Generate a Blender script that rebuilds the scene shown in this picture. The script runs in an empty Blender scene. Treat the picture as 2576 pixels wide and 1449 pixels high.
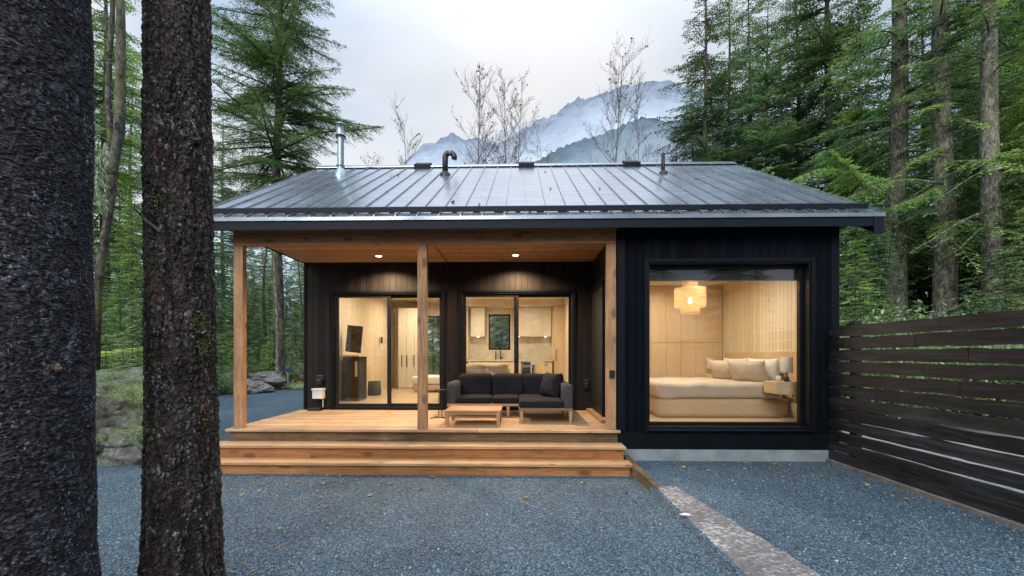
import bpy, bmesh, math, random
import numpy as np
from mathutils import Vector, Matrix, noise as mnoise
R = math.radians
random.seed(7)
scene = bpy.context.scene
COL = scene.collection

# ------------------------------------------------------------------ survey helper
# the camera stands at (0,-5.9,1.49) turned 1.31 deg to the left; `at` gives the real point of a
# sight line on a vertical plane y = Y, so every thing is built at its true place and size
F_, CU, CV = 1050.0, 1288.0, 892.0
S_, C_ = math.sin(R(1.31)), math.cos(R(1.31))
CAMY, CAMZ = -5.9, 1.49
def at(u, v, Y):
    xr = (u - CU) / F_
    t = (Y - CAMY) / (C_ + xr * S_)
    return Vector((t * (-S_ + xr * C_), Y, CAMZ + t * (CV - v) / F_))
def px(u, Y): return at(u, 0, Y).x
def pz(v, Y, u=1312): return at(u, v, Y).z

# ------------------------------------------------------------------ mesh builder
class MB:
    def __init__(s): s.v = []; s.f = []
    def add(s, vs, fs):
        n = len(s.v); s.v.extend([tuple(p) for p in vs]); s.f.extend([tuple(i + n for i in f) for f in fs]); return s
    def box(s, x0, x1, y0, y1, z0, z1):
        vs = [(x, y, z) for z in (z0, z1) for y in (y0, y1) for x in (x0, x1)]
        return s.add(vs, [(0,2,3,1),(4,5,7,6),(0,1,5,4),(2,6,7,3),(0,4,6,2),(1,3,7,5)])
    def obox(s, c, size, M):
        h = [d / 2 for d in size]
        vs = [Vector(c) + M @ Vector((x, y, z)) for z in (-h[2], h[2]) for y in (-h[1], h[1]) for x in (-h[0], h[0])]
        return s.add(vs, [(0,2,3,1),(4,5,7,6),(0,1,5,4),(2,6,7,3),(0,4,6,2),(1,3,7,5)])
    def prism(s, poly, a0, a1, axis='x'):
        n = len(poly)
        if axis == 'x': vs = [(a0, p[0], p[1]) for p in poly] + [(a1, p[0], p[1]) for p in poly]
        elif axis == 'y': vs = [(p[0], a0, p[1]) for p in poly] + [(p[0], a1, p[1]) for p in poly]
        else: vs = [(p[0], p[1], a0) for p in poly] + [(p[0], p[1], a1) for p in poly]
        fs = [tuple(range(n))[::-1], tuple(range(n, 2*n))] + [(i, (i+1) % n, n + (i+1) % n, n + i) for i in range(n)]
        return s.add(vs, fs)
    def tube(s, pts, rad, n=12, cap=True):
        pts = [Vector(p) for p in pts]
        if not hasattr(rad, '__len__'): rad = [rad] * len(pts)
        rings = []; up = None
        for i, p in enumerate(pts):
            d = (pts[min(i+1, len(pts)-1)] - pts[max(i-1, 0)]).normalized()
            if up is None:
                up = Vector((1, 0, 0)) if abs(d.x) < .9 else Vector((0, 1, 0))
            a = d.cross(up).normalized(); b = d.cross(a).normalized(); up = b.cross(d) * 1.0 if False else up
            rings.append([p + (a * math.cos(2*math.pi*k/n) + b * math.sin(2*math.pi*k/n)) * rad[i] for k in range(n)])
        vs = [q for r in rings for q in r]; fs = []
        for i in range(len(pts) - 1):
            for k in range(n):
                fs.append((i*n+k, i*n+(k+1) % n, (i+1)*n+(k+1) % n, (i+1)*n+k))
        if cap: fs += [tuple(range(n))[::-1], tuple(range((len(pts)-1)*n, len(pts)*n))]
        return s.add(vs, fs)
    def lathe(s, c, prof, n=24):
        vs = [(c[0] + r*math.cos(2*math.pi*k/n), c[1] + r*math.sin(2*math.pi*k/n), c[2] + z) for r, z in prof for k in range(n)]
        fs = [(i*n+k, i*n+(k+1) % n, (i+1)*n+(k+1) % n, (i+1)*n+k) for i in range(len(prof)-1) for k in range(n)]
        return s.add(vs, fs)
    def wallx(s, x0, x1, z0, z1, y0, y1, holes):
        xs = sorted({x0, x1, *[h[0] for h in holes], *[h[1] for h in holes]})
        for a, b in zip(xs[:-1], xs[1:]):
            hs = sorted([(h[2], h[3]) for h in holes if h[0] <= a + 1e-6 and h[1] >= b - 1e-6])
            z = z0
            for h0, h1 in hs:
                if h0 > z + 1e-6: s.box(a, b, y0, y1, z, h0)
                z = h1
            if z < z1 - 1e-6: s.box(a, b, y0, y1, z, z1)
        return s
    def frame(s, x0, x1, z0, z1, y0, y1, w):
        s.box(x0, x0+w, y0, y1, z0, z1); s.box(x1-w, x1, y0, y1, z0, z1)
        s.box(x0+w, x1-w, y0, y1, z0, z0+w); return s.box(x0+w, x1-w, y0, y1, z1-w, z1)
    def build(s, name, mat, parent=None, smooth=False, bevel=0, loc=None):
        me = bpy.data.meshes.new(name)
        vs = s.v
        if loc is not None: vs = [(v[0]-loc[0], v[1]-loc[1], v[2]-loc[2]) for v in vs]
        me.from_pydata(vs, [], s.f); me.update()
        if name not in ('x',):
            bm = bmesh.new(); bm.from_mesh(me); bmesh.ops.recalc_face_normals(bm, faces=bm.faces); bm.to_mesh(me); bm.free()
        return link(name, me, mat, parent, smooth, bevel, loc)

def link(name, me, mat, parent=None, smooth=False, bevel=0, loc=None):
    me.materials.append(mat)
    if smooth: me.polygons.foreach_set('use_smooth', [True] * len(me.polygons))
    o = bpy.data.objects.new(name, me); COL.objects.link(o)
    if loc is not None: o.location = loc
    if parent is not None:
        o.parent = parent
        if loc is None:                       # the coordinates are world ones: take the parent's place off again
            o.location = (-parent.location.x, -parent.location.y, -parent.location.z)
            if abs(parent.location.x)+abs(parent.location.y)+abs(parent.location.z) > 1e-9:
                me.transform(Matrix.Translation(o.location)); o.location = (0, 0, 0)
    if bevel:
        m = o.modifiers.new('bevel', 'BEVEL'); m.width = bevel; m.segments = 2; m.limit_method = 'ANGLE'
    return o

def np_mesh(name, V, Fq):
    me = bpy.data.meshes.new(name)
    V = np.asarray(V, dtype=np.float32); Fq = np.asarray(Fq, dtype=np.int32)
    k = Fq.shape[1]
    me.vertices.add(len(V)); me.vertices.foreach_set('co', V.ravel())
    me.loops.add(Fq.size); me.loops.foreach_set('vertex_index', Fq.ravel())
    me.polygons.add(len(Fq))
    me.polygons.foreach_set('loop_start', np.arange(0, Fq.size, k, dtype=np.int32))
    me.polygons.foreach_set('loop_total', np.full(len(Fq), k, dtype=np.int32))
    me.update(calc_edges=True)
    return me

def tag(o, label=None, cat=None, group=None, kind=None):
    if label: o['label'] = label
    if cat: o['category'] = cat
    if group: o['group'] = group
    if kind: o['kind'] = kind
    return o
def thing(name, label, cat, loc=(0, 0, 0), group=None):
    o = bpy.data.objects.new(name, None); COL.objects.link(o); o.location = loc; o.empty_display_size = .2
    return tag(o, label, cat, group)
def dup(root, loc, rotz=0, scale=1, label=None, group=None):
    r = root.copy(); COL.objects.link(r); r.location = loc; r.rotation_euler = (0, 0, rotz); r.scale = (scale,)*3
    if label: r['label'] = label
    if group: r['group'] = group
    for ch in root.children:
        c = ch.copy(); COL.objects.link(c); c.parent = r
        for g in ch.children:
            d = g.copy(); COL.objects.link(d); d.parent = c
    return r

# ------------------------------------------------------------------ numpy noise
def _h(i, j, k, s=0):
    n = (i.astype(np.int64)*374761393 + j.astype(np.int64)*668265263 + k.astype(np.int64)*2147483647 + s*974634777) & 0xffffffff
    n = ((n ^ (n >> 13)) * 1274126177) & 0xffffffff
    n = ((n ^ (n >> 16)) * 2246822519) & 0xffffffff
    return ((n ^ (n >> 15)) & 0xffffff) / float(0xffffff)
def vnoise(P, s=0):
    P = np.asarray(P, dtype=np.float64); I = np.floor(P).astype(np.int64); f = P - I; f = f*f*(3-2*f); r = 0
    for dx in (0, 1):
        for dy in (0, 1):
            for dz in (0, 1):
                w = (f[:,0] if dx else 1-f[:,0])*(f[:,1] if dy else 1-f[:,1])*(f[:,2] if dz else 1-f[:,2])
                r = r + w*_h(I[:,0]+dx, I[:,1]+dy, I[:,2]+dz, s)
    return r
def fbm(P, oct=4, s=0, g=.5):
    r = 0; a = 1; t = 0
    for o in range(oct):
        r = r + a*vnoise(P*(2.03**o), s+o); t += a; a *= g
    return r/t
def worley(P, s=0):
    P = np.asarray(P, dtype=np.float64); I = np.floor(P).astype(np.int64)
    f1 = np.full(len(P), 9.); f2 = np.full(len(P), 9.); idv = np.zeros(len(P))
    for dx in (-1, 0, 1):
        for dy in (-1, 0, 1):
            for dz in (-1, 0, 1):
                a, b, c = I[:,0]+dx, I[:,1]+dy, I[:,2]+dz
                q = np.stack([a+_h(a, b, c, s), b+_h(a, b, c, s+1), c+_h(a, b, c, s+2)], 1)
                d = np.sqrt(((q-P)**2).sum(1)); hid = _h(a, b, c, s+3)
                m = d < f1
                f2 = np.where(m, f1, np.minimum(f2, d)); idv = np.where(m, hid, idv); f1 = np.where(m, d, f1)
    return f1, f2, idv
def add_attr(me, name, vals):
    a = me.attributes.new(name, 'FLOAT', 'POINT'); a.data.foreach_set('value', np.asarray(vals, dtype=np.float32))
# ------------------------------------------------------------------ materials
class NT:
    def __init__(s, name):
        s.m = bpy.data.materials.new(name); s.m.use_nodes = True; s.t = s.m.node_tree
        s.b = s.t.nodes['Principled BSDF']; s.out = s.t.nodes['Material Output']
    def n(s, typ, **kw):
        nd = s.t.nodes.new(typ)
        for k, v in kw.items():
            if k.startswith('i_'):
                key = k[2:]; key = int(key) if key.isdigit() else key.replace('_', ' ')
                nd.inputs[key].default_value = v
            else: setattr(nd, k, v)
        return nd
    def l(s, a, b): s.t.links.new(a, b)
    def val(s, sock, v):
        if hasattr(v, 'links') or hasattr(v, 'is_output'): s.l(v, sock)
        else: sock.default_value = v
    def math(s, op, a, b=None, c=None, clamp=False):
        nd = s.n('ShaderNodeMath', operation=op); nd.use_clamp = clamp
        s.val(nd.inputs[0], a)
        if b is not None: s.val(nd.inputs[1], b)
        if c is not None: s.val(nd.inputs[2], c)
        return nd.outputs[0]
    def ramp(s, fac, stops):
        nd = s.n('ShaderNodeValToRGB'); s.l(fac, nd.inputs[0]); e = nd.color_ramp.elements
        while len(e) < len(stops): e.new(.5)
        for i, (p, c) in enumerate(stops):
            e[i].position = p; e[i].color = (*c, 1) if len(c) == 3 else c
        return nd.outputs[0]
    def mix(s, fac, a, b, mode='MIX'):
        nd = s.n('ShaderNodeMix', data_type='RGBA', blend_type=mode)
        s.val(nd.inputs[0], fac)
        for sk, v in ((nd.inputs[6], a), (nd.inputs[7], b)):
            if hasattr(v, 'is_output'): s.l(v, sk)
            else: sk.default_value = (*v, 1)
        return nd.outputs[2]
    def coord(s, kind='Object'): return s.n('ShaderNodeTexCoord').outputs[kind]
    def mapping(s, vec, scale=(1,1,1), loc=(0,0,0), rot=(0,0,0)):
        nd = s.n('ShaderNodeMapping'); s.l(vec, nd.inputs[0]); nd.inputs['Scale'].default_value = scale
        nd.inputs['Location'].default_value = loc; nd.inputs['Rotation'].default_value = rot; return nd.outputs[0]
    def noise(s, vec, scale=5, detail=4, rough=.55, dist=0):
        nd = s.n('ShaderNodeTexNoise'); s.l(vec, nd.inputs['Vector']); nd.inputs['Scale'].default_value = scale
        nd.inputs['Detail'].default_value = detail; nd.inputs['Roughness'].default_value = rough; nd.inputs['Distortion'].default_value = dist
        return nd.outputs['Fac']
    def voro(s, vec, scale=5, feature='F1', out='Distance', rand=1):
        nd = s.n('ShaderNodeTexVoronoi', feature=feature); s.l(vec, nd.inputs['Vector']); nd.inputs['Scale'].default_value = scale
        nd.inputs['Randomness'].default_value = rand; return nd.outputs[out]
    def bump(s, h, strength=.5, dist=.01, normal=None):
        nd = s.n('ShaderNodeBump'); nd.inputs['Strength'].default_value = strength; nd.inputs['Distance'].default_value = dist
        s.l(h, nd.inputs['Height'])
        if normal is not None: s.l(normal, nd.inputs['Normal'])
        return nd.outputs[0]
    def set(s, **kw):
        for k, v in kw.items():
            sk = s.b.inputs[k.replace('_', ' ')]
            if hasattr(v, 'is_output'): s.l(v, sk)
            elif isinstance(v, tuple) and len(v) == 3: sk.default_value = (*v, 1)
            else: sk.default_value = v
        return s

def plain(name, col, rough=.6, metal=0, var=.15, scale=8, bump=0, bscale=60, spec=.5):
    t = NT(name); c = t.coord(); nz = t.noise(c, scale, 5)
    a = tuple(max(0, x*(1-var)) for x in col); b = tuple(min(1, x*(1+var)) for x in col)
    t.set(Base_Color=t.ramp(nz, [(.3, a), (.7, b)]), Roughness=t.math('MULTIPLY_ADD', nz, .25, rough-.12), Metallic=metal)
    t.b.inputs['Specular IOR Level'].default_value = spec
    if bump: t.set(Normal=t.bump(t.noise(c, bscale, 3), bump, .005))
    return t.m

AX = {'x': 0, 'y': 1, 'z': 2}
def wood(name, lo, hi, along='x', across='y', pitch=.14, groove=.04, gdark=.35, knots=.0, rough=.6, bvar=.25, grain=1.0,
         knotcol=(.12, .05, .02), stain=0, seglen=0, gain=.5, spec=.35):
    """boards laid side by side: each board has its own tone, its grain runs along it, a dark groove between neighbours"""
    t = NT(name); c = t.coord(); sep = t.n('ShaderNodeSeparateXYZ'); t.l(c, sep.inputs[0])
    a = sep.outputs[AX[across]]; al = sep.outputs[AX[along]]
    q = t.math('DIVIDE', a, pitch); idx = t.math('FLOOR', q); fr = t.math('FRACT', q)
    wn = t.n('ShaderNodeTexWhiteNoise', noise_dimensions='1D'); 
    if seglen:
        wn0 = t.n('ShaderNodeTexWhiteNoise', noise_dimensions='1D'); t.l(idx, wn0.inputs['W'])
        sg = t.math('FLOOR', t.math('ADD', t.math('DIVIDE', al, seglen), t.math('MULTIPLY', wn0.outputs[0], 7.3)))
        t.l(t.math('MULTIPLY_ADD', sg, 31.7, idx), wn.inputs['W'])
    else: t.l(t.math('ADD', idx, .5), wn.inputs['W'])
    rnd = wn.outputs[0]
    sc = [22.0]*3; sc[AX[along]] = 1.1
    off = t.n('ShaderNodeCombineXYZ'); o7 = t.math('MULTIPLY', rnd, 37.0)
    for i in range(3): t.l(o7, off.inputs[i])
    ad = t.n('ShaderNodeVectorMath', operation='ADD'); t.l(c, ad.inputs[0]); t.l(off.outputs[0], ad.inputs[1])
    mp = t.mapping(ad.outputs[0], tuple(sc))
    g1 = t.noise(mp, 1.6, 6, .6, 1.2); sc2 = [90.0]*3; sc2[AX[along]] = 3.0
    g2 = t.noise(t.mapping(ad.outputs[0], tuple(sc2)), 2, 3)
    f = t.math('ADD', t.math('MULTIPLY', t.math('SUBTRACT', g1, .5), 1.5*grain), t.math('MULTIPLY', t.math('SUBTRACT', g2, .5), .6*grain))
    f = t.math('ADD', t.math('ADD', f, gain), t.math('MULTIPLY', t.math('SUBTRACT', rnd, .5), bvar*2), clamp=True)
    col = t.ramp(f, [(0, lo), (1, hi)])
    if stain:
        st = t.ramp(t.noise(c, 1.7, 5, .65), [(.42, (1,1,1)), (.68, (1-stain,)*3)])
        col = t.mix(1, col, st, 'MULTIPLY')
    if knots:
        ks = [5.5]*3; ks[AX[along]] = 2.6
        vd = t.voro(t.mapping(ad.outputs[0], tuple(ks)), 1)
        kn = t.ramp(vd, [(knots*.45, (1,1,1)), (knots, (0,0,0))])
        col = t.mix(t.math('MULTIPLY', kn, .8), col, knotcol)
    gd = t.math('MINIMUM', fr, t.math('SUBTRACT', 1.0, fr))
    gm = t.n('ShaderNodeMapRange'); t.l(gd, gm.inputs[0]); gm.inputs[1].default_value = groove*.4; gm.inputs[2].default_value = groove
    gm.inputs[3].default_value = gdark; gm.inputs[4].default_value = 1.0
    if groove > 0: col = t.mix(1, col, gm.outputs[0], 'MULTIPLY')
    h = t.math('ADD', t.math('MULTIPLY', g1, .15), gm.outputs[0])
    t.set(Base_Color=col, Roughness=t.math('MULTIPLY_ADD', g1, .25, rough-.12), Normal=t.bump(h, .6, .004))
    t.b.inputs['Specular IOR Level'].default_value = spec
    return t.m

def emis(name, col, strength):
    t = NT(name); t.set(Base_Color=col, Emission_Color=col, Emission_Strength=strength); return t.m

def glass_mat(name, tint=(1,1,1), k=1.0, rough=0.0):
    t = NT(name); t.t.nodes.remove(t.b)
    fr = t.n('ShaderNodeFresnel', i_IOR=1.5); f = t.math('MULTIPLY', fr.outputs[0], 1.5*k, clamp=True)
    tr = t.n('ShaderNodeBsdfTransparent'); tr.inputs[0].default_value = (*tint, 1)
    gl = t.n('ShaderNodeBsdfGlossy'); gl.inputs['Roughness'].default_value = rough; gl.inputs[0].default_value = (1,1,1,1)
    mx = t.n('ShaderNodeMixShader'); t.l(f, mx.inputs[0]); t.l(tr.outputs[0], mx.inputs[1]); t.l(gl.outputs[0], mx.inputs[2])
    t.l(mx.outputs[0], t.out.inputs[0]); return t.m

def leafmat(name, c1, c2, c3, trans=.3, rough=.6, scale=.9):
    """c1 dark inner clumps, c2 usual, c3 light tips"""
    t = NT(name); c = t.coord(); g = t.n('ShaderNodeNewGeometry'); oi = t.n('ShaderNodeObjectInfo')
    nz = t.noise(c, scale, 4, .6); rp = g.outputs['Random Per Island']
    f = t.math('ADD', t.math('MULTIPLY', nz, .9), t.math('MULTIPLY', rp, .35))
    f = t.math('ADD', f, t.math('MULTIPLY', t.math('SUBTRACT', oi.outputs['Random'], .5), .22))
    col = t.ramp(f, [(.42, c1), (.6, c2), (.85, c3)])
    df = t.n('ShaderNodeBsdfDiffuse'); tl = t.n('ShaderNodeBsdfTranslucent'); gl = t.n('ShaderNodeBsdfGlossy'); gl.inputs['Roughness'].default_value = .45
    t.l(col, df.inputs[0]); t.l(t.mix(.4, col, (.22,.36,.06)), tl.inputs[0]); gl.inputs[0].default_value = (.8,.9,1,1)
    m1 = t.n('ShaderNodeMixShader'); m1.inputs[0].default_value = trans; t.l(df.outputs[0], m1.inputs[1]); t.l(tl.outputs[0], m1.inputs[2])
    m2 = t.n('ShaderNodeMixShader'); m2.inputs[0].default_value = .035; t.l(m1.outputs[0], m2.inputs[1]); t.l(gl.outputs[0], m2.inputs[2])
    t.t.nodes.remove(t.b); t.l(m2.outputs[0], t.out.inputs[0]); return t.m

M = {}
M['siding'] = wood('black_siding', (.0010,.0020,.0042), (.0052,.0085,.0150), 'z', 'x', .115, .08, .25, rough=.7, bvar=.35, grain=1.2, spec=.06)
M['siding_brown'] = wood('charred_siding', (.0038,.0030,.0030), (.0165,.0118,.0102), 'z', 'x', .115, .08, .25, rough=.55, bvar=.35, grain=1.3, spec=.2)
M['siding_side'] = wood('charred_siding_side', (.005,.004,.0038), (.020,.014,.012), 'z', 'y', .115, .08, .25, rough=.55, bvar=.3)
M['blacktrim'] = plain('black_trim', (.0022,.0038,.0070), .55, 0, .25, 3, spec=.15)
M['frame_black'] = plain('black_frame', (.004,.0035,.004), .4, 0, .2, 3, spec=.3)
M['fascia'] = plain('dark_fascia', (.004,.0075,.0150), .5, 0, .2, 2.0, spec=.18)
M['concrete'] = plain('pale_concrete', (.20,.24,.25), .85, 0, .22, 5, .4, 40)
M['cedar_x'] = wood('cedar_beam', (.26,.095,.038), (.54,.24,.105), 'x', 'z', .40, 0, 1, knots=.24, grain=1.4, rough=.6, bvar=.1, stain=.2)
M['cedar_step'] = wood('cedar_riser', (.24,.088,.028), (.52,.235,.082), 'x', 'z', .40, 0, 1, knots=.30, grain=1.4, rough=.6, bvar=.15, stain=.25, seglen=2.3)
M['cedar_old'] = wood('weathered_riser', (.075,.048,.022), (.25,.165,.085), 'x', 'z', .4, 0, 1, knots=.34, grain=1.6, rough=.7, bvar=.15, stain=.5, seglen=2.6)
M['tread'] = wood('step_tread', (.33,.185,.09), (.60,.39,.215), 'x', 'y', .13, .03, .45, knots=.18, grain=1.4, rough=.55, bvar=.12, stain=.2)
M['deck'] = wood('deck_boards', (.33,.20,.105), (.60,.42,.255), 'x', 'y', .139, .045, .25, knots=.16, rough=.5, bvar=.3, grain=1.4, stain=.25, seglen=3.1)
M['cedar_post'] = wood('cedar_post', (.25,.12,.055), (.52,.30,.155), 'z', 'x', .5, 0, 1, knots=.26, grain=1.5, rough=.65, bvar=.1, stain=.35)
M['ceil'] = wood('cedar_ceiling', (.48,.24,.10), (.80,.50,.26), 'x', 'y', .105, .09, .3, knots=.20, knotcol=(.22,.10,.04), rough=.55, bvar=.4, grain=1.5, seglen=2.4)
M['pine'] = wood('pine_boards', (.54,.43,.29), (.76,.65,.47), 'z', 'x', .10, .06, .5, knots=.09, grain=1.0, rough=.6, bvar=.16)
M['pine_side'] = wood('pine_boards_side', (.55,.44,.29), (.77,.66,.47), 'z', 'y', .10, .06, .5, knots=.09, grain=1.0, rough=.6, bvar=.18)
M['pine_ceil'] = wood('pine_ceiling', (.58,.45,.28), (.80,.67,.47), 'y', 'x', .12, .04, .6, knots=.05, rough=.6, bvar=.1)
M['ply'] = wood('oak_veneer', (.53,.38,.215), (.68,.52,.33), 'z', 'x', 3.0, 0, 1, rough=.45, bvar=.05, grain=.8)
M['ply_side'] = wood('oak_veneer_side', (.48,.33,.17), (.67,.49,.28), 'z', 'y', 3.0, 0, 1, rough=.45, bvar=.05, grain=.8)
M['bedwood'] = wood('bed_oak', (.44,.31,.18), (.58,.43,.27), 'x', 'z', 3.0, 0, 1, rough=.5, bvar=.03, grain=.7)
M['floorwood'] = wood('floor_boards', (.42,.29,.16), (.60,.45,.28), 'x', 'y', .18, .02, .6, rough=.35, bvar=.15, seglen=2.0)
M['teak'] = wood('teak_furniture', (.24,.13,.065), (.44,.27,.15), 'x', 'y', .11, .03, .55, rough=.5, bvar=.12)
M['teak_leg'] = wood('teak_leg', (.26,.14,.07), (.45,.28,.16), 'z', 'x', 2, 0, 1, rough=.55, bvar=.1)
M['white_cab'] = plain('cream_cabinet', (.62,.56,.45), .45, 0, .04, 2)
M['stone'] = plain('splash_stone', (.52,.47,.38), .4, 0, .15, 6)
M['linen'] = plain('beige_linen', (.46,.375,.28), .9, 0, .08, 6, .6, 180)
M['linen_white'] = plain('white_linen', (.70,.67,.62), .9, 0, .05, 6, .4, 160)
M['charcoal'] = plain('charcoal_fabric', (.013,.013,.018), .95, 0, .3, 30, .5, 400, spec=.2)
M['charcoal_weave'] = plain('charcoal_weave', (.045,.045,.052), .9, 0, .3, 60, .5, 300, spec=.2)
M['black_plastic'] = plain('black_plastic', (.008,.008,.009), .4, 0, .2, 10)
M['iron'] = plain('black_iron', (.014,.013,.012), .5, .3, .3, 12)
M['white_plastic'] = plain('white_plastic', (.62,.62,.62), .4, 0, .05, 4)
M['grey_metal'] = plain('grey_utility_metal', (.16,.22,.27), .5, .3, .15, 5)
M['steel'] = plain('galvanised_steel', (.30,.36,.38), .28, .95, .12, 6)
M['glass'] = glass_mat('window_glass', k=.5)
M['glass_door'] = glass_mat('door_glass', (.97,.97,.95), .6)
M['bulb'] = emis('lit_bulb', (1, .78, .48), 30)
M['bulb_soft'] = emis('lit_panel', (1, .83, .58), 12)
M['shade'] = plain('lamp_shade_cloth', (.48,.44,.38), .8, 0, .06, 10)
M['blue'] = plain('blue_cap', (.02,.10,.42), .5, 0, .1, 5)
M['greybasket'] = plain('dark_basket', (.06,.055,.05), .9, 0, .3, 50, .6, 120)

def roofmat():
    t = NT('standing_seam_metal'); c = t.coord(); nz = t.noise(t.mapping(c, (2,9,9)), 1.2, 5, .6); wet = t.noise(c, .9, 4, .6)
    fine = t.noise(c, 60, 3)
    col = t.ramp(nz, [(.3, (.22,.265,.32)), (.7, (.37,.405,.455))])
    rg = t.math('MULTIPLY_ADD', wet, .28, .05); rg = t.math('MULTIPLY_ADD', fine, .12, rg)
    h = t.math('ADD', t.math('MULTIPLY', fine, .25), nz)
    t.set(Base_Color=col, Metallic=.85, Roughness=rg, Normal=t.bump(h, .25, .003)); return t.m
M['roof'] = roofmat()

def gravelmat():
    t = NT('crushed_gravel'); c = t.coord()
    w = t.noise(c, 30, 2); wv = t.n('ShaderNodeVectorMath', operation='MULTIPLY_ADD')
    nt = t.n('ShaderNodeTexNoise'); t.l(c, nt.inputs['Vector']); nt.inputs['Scale'].default_value = 45
    t.l(nt.outputs['Color'], wv.inputs[0]); wv.inputs[1].default_value = (.012,)*3; t.l(c, wv.inputs[2]); cc = wv.outputs[0]
    vd = t.voro(cc, 62); vc = t.voro(cc, 62, out='Color'); vd2 = t.voro(cc, 130); vc2 = t.voro(cc, 130, out='Color')
    sp = t.n('ShaderNodeSeparateColor'); t.l(vc, sp.inputs[0]); sp2 = t.n('ShaderNodeSeparateColor'); t.l(vc2, sp2.inputs[0])
    r = t.math('ADD', t.math('MULTIPLY', sp.outputs[0], .65), t.math('MULTIPLY', sp2.outputs[0], .35))
    col = t.ramp(r, [(0, (.030,.062,.092)), (.35, (.078,.142,.195)), (.7, (.135,.220,.285)), (.93, (.22,.32,.385)), (1, (.44,.50,.53))])
    gap = t.ramp(vd, [(.25, (1,1,1)), (.62, (.28,.28,.30))])
    col = t.mix(1, col, gap, 'MULTIPLY')
    big = t.ramp(t.math('ADD', t.math('MULTIPLY', t.noise(t.mapping(c, (1,.55,1), rot=(0,0,.3)), .75, 6, .65), .8), t.math('MULTIPLY', t.noise(c, 7, 4, .7), .2)), [(.34, (.66,.68,.70)), (.5, (1,1,1)), (.66, (1.32,1.30,1.26))])
    col = t.mix(1, col, big, 'MULTIPLY')
    # the forest floor beyond the gravel
    sep = t.n('ShaderNodeSeparateXYZ'); t.l(c, sep.inputs[0]); x, y = sep.outputs[0], sep.outputs[1]
    edge = t.math('ADD', t.math('ADD', x, 6.3), t.math('MULTIPLY', t.math('MAXIMUM', y, 0.0), .60))
    edge = t.math('MINIMUM', edge, t.math('SUBTRACT', 12.3, y))
    edge = t.math('MINIMUM', edge, t.math('SUBTRACT', 15.0, x))
    edge = t.math('ADD', edge, t.math('MULTIPLY', t.math('SUBTRACT', t.noise(c, 1.3, 5), .5), 1.6))
    ms = t.ramp(edge, [(.0, (0,0,0)), (.35, (1,1,1))])
    fl = t.noise(c, 3, 8, .7); fcol = t.ramp(fl, [(.3, (.020,.017,.010)), (.5, (.035,.050,.014)), (.62, (.07,.11,.025)), (.8, (.10,.085,.05))])
    col = t.mix(ms, fcol, col)
    h = t.math('SUBTRACT', 1.0, t.math('ADD', t.math('MULTIPLY', vd, .8), t.math('MULTIPLY', vd2, .4)))
    t.set(Base_Color=col, Roughness=.72, Normal=t.bump(h, .9, .014))
    t.b.inputs['Specular IOR Level'].default_value = .35
    return t.m
M['gravel'] = gravelmat()
def pathmat():
    t = NT('pebbled_concrete'); c = t.coord(); vd = t.voro(c, 26); n1 = t.noise(t.mapping(c, (1,1.6,1), rot=(0,0,.5)), 24, 6, .75); n2 = t.noise(c, 1.6, 4)
    f = t.math('ADD', t.math('MULTIPLY', n1, .8), t.math('MULTIPLY', n2, .3))
    col = t.ramp(f, [(.40, (.075,.072,.072)), (.55, (.135,.130,.13)), (.62, (.30,.295,.295)), (.70, (.62,.62,.62))])
    t.set(Base_Color=col, Roughness=.8, Normal=t.bump(t.math('ADD', n1, vd), .7, .01)); return t.m
M['path'] = pathmat()
def fencemat():
    t = NT('stained_fence_boards'); c = t.coord(); g = t.noise(t.mapping(c, (8,1.2,14)), 1.4, 7, .65, .6); b = t.noise(c, 1.1, 3)
    f = t.math('ADD', t.math('MULTIPLY', g, .8), t.math('MULTIPLY', b, .3))
    col = t.ramp(f, [(.35, (.006,.005,.005)), (.55, (.014,.012,.012)), (.75, (.042,.040,.044))])
    oi = t.n('ShaderNodeObjectInfo'); k = t.ramp(oi.outputs['Random'], [(0, (.65,.65,.65)), (1, (1.45,1.4,1.35))]); col = t.mix(1, col, k, 'MULTIPLY')
    t.set(Base_Color=col, Roughness=t.math('MULTIPLY_ADD', g, .4, .25), Normal=t.bump(g, .7, .01)); return t.m
M['fence'] = fencemat()
def barkmat(name, dark, mid, light, lichen=None, attr=True, moss=0, lith=.60, red=None, sscale=60):
    t = NT(name); c = t.coord()
    n1 = t.noise(t.mapping(c, (1,1,.45)), 24, 8, .7, .5); n2 = t.noise(c, 7, 5, .65)
    if attr:
        a = t.n('ShaderNodeAttribute', attribute_name='bark'); f = t.math('ADD', t.math('MULTIPLY', a.outputs['Fac'], .6), t.math('MULTIPLY', n1, .45))
    else:
        v = t.noise(t.mapping(c, (1,1,.4)), 9, 7, .75, .8); f = t.math('ADD', t.math('MULTIPLY', t.math('SUBTRACT', v, .5), 1.6), n1)
    col = t.ramp(f, [(.30, dark), (.52, mid), (.78, light)])
    if red: col = t.mix(t.ramp(t.noise(t.mapping(c, (1,1,.4)), 9, 5, .7), [(.50, (0,0,0)), (.66, (.75,.75,.75))]), col, red, 'ADD')
    if lichen:
        sp = t.noise(t.mapping(c, (1,1,.7)), sscale, 4, .7); lm = t.ramp(t.math('ADD', t.math('MULTIPLY', sp, .75), t.math('MULTIPLY', t.noise(c, 5, 4, .6), .30)), [(lith, (0,0,0)), (lith+.035, (1,1,1))])
        col = t.mix(t.math('MULTIPLY', lm, .85), col, lichen)
    if moss:
        mm = t.ramp(t.noise(t.mapping(c, (1,1,.5)), 2.2, 6, .7), [(.5, (0,0,0)), (.62, (moss,)*3)])
        col = t.mix(mm, col, (.16,.19,.04))
    h = t.math('ADD', n1, f)
    t.set(Base_Color=col, Roughness=.75, Normal=t.bump(h, .9, .02)); t.b.inputs['Specular IOR Level'].default_value = .35
    return t.m
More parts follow.
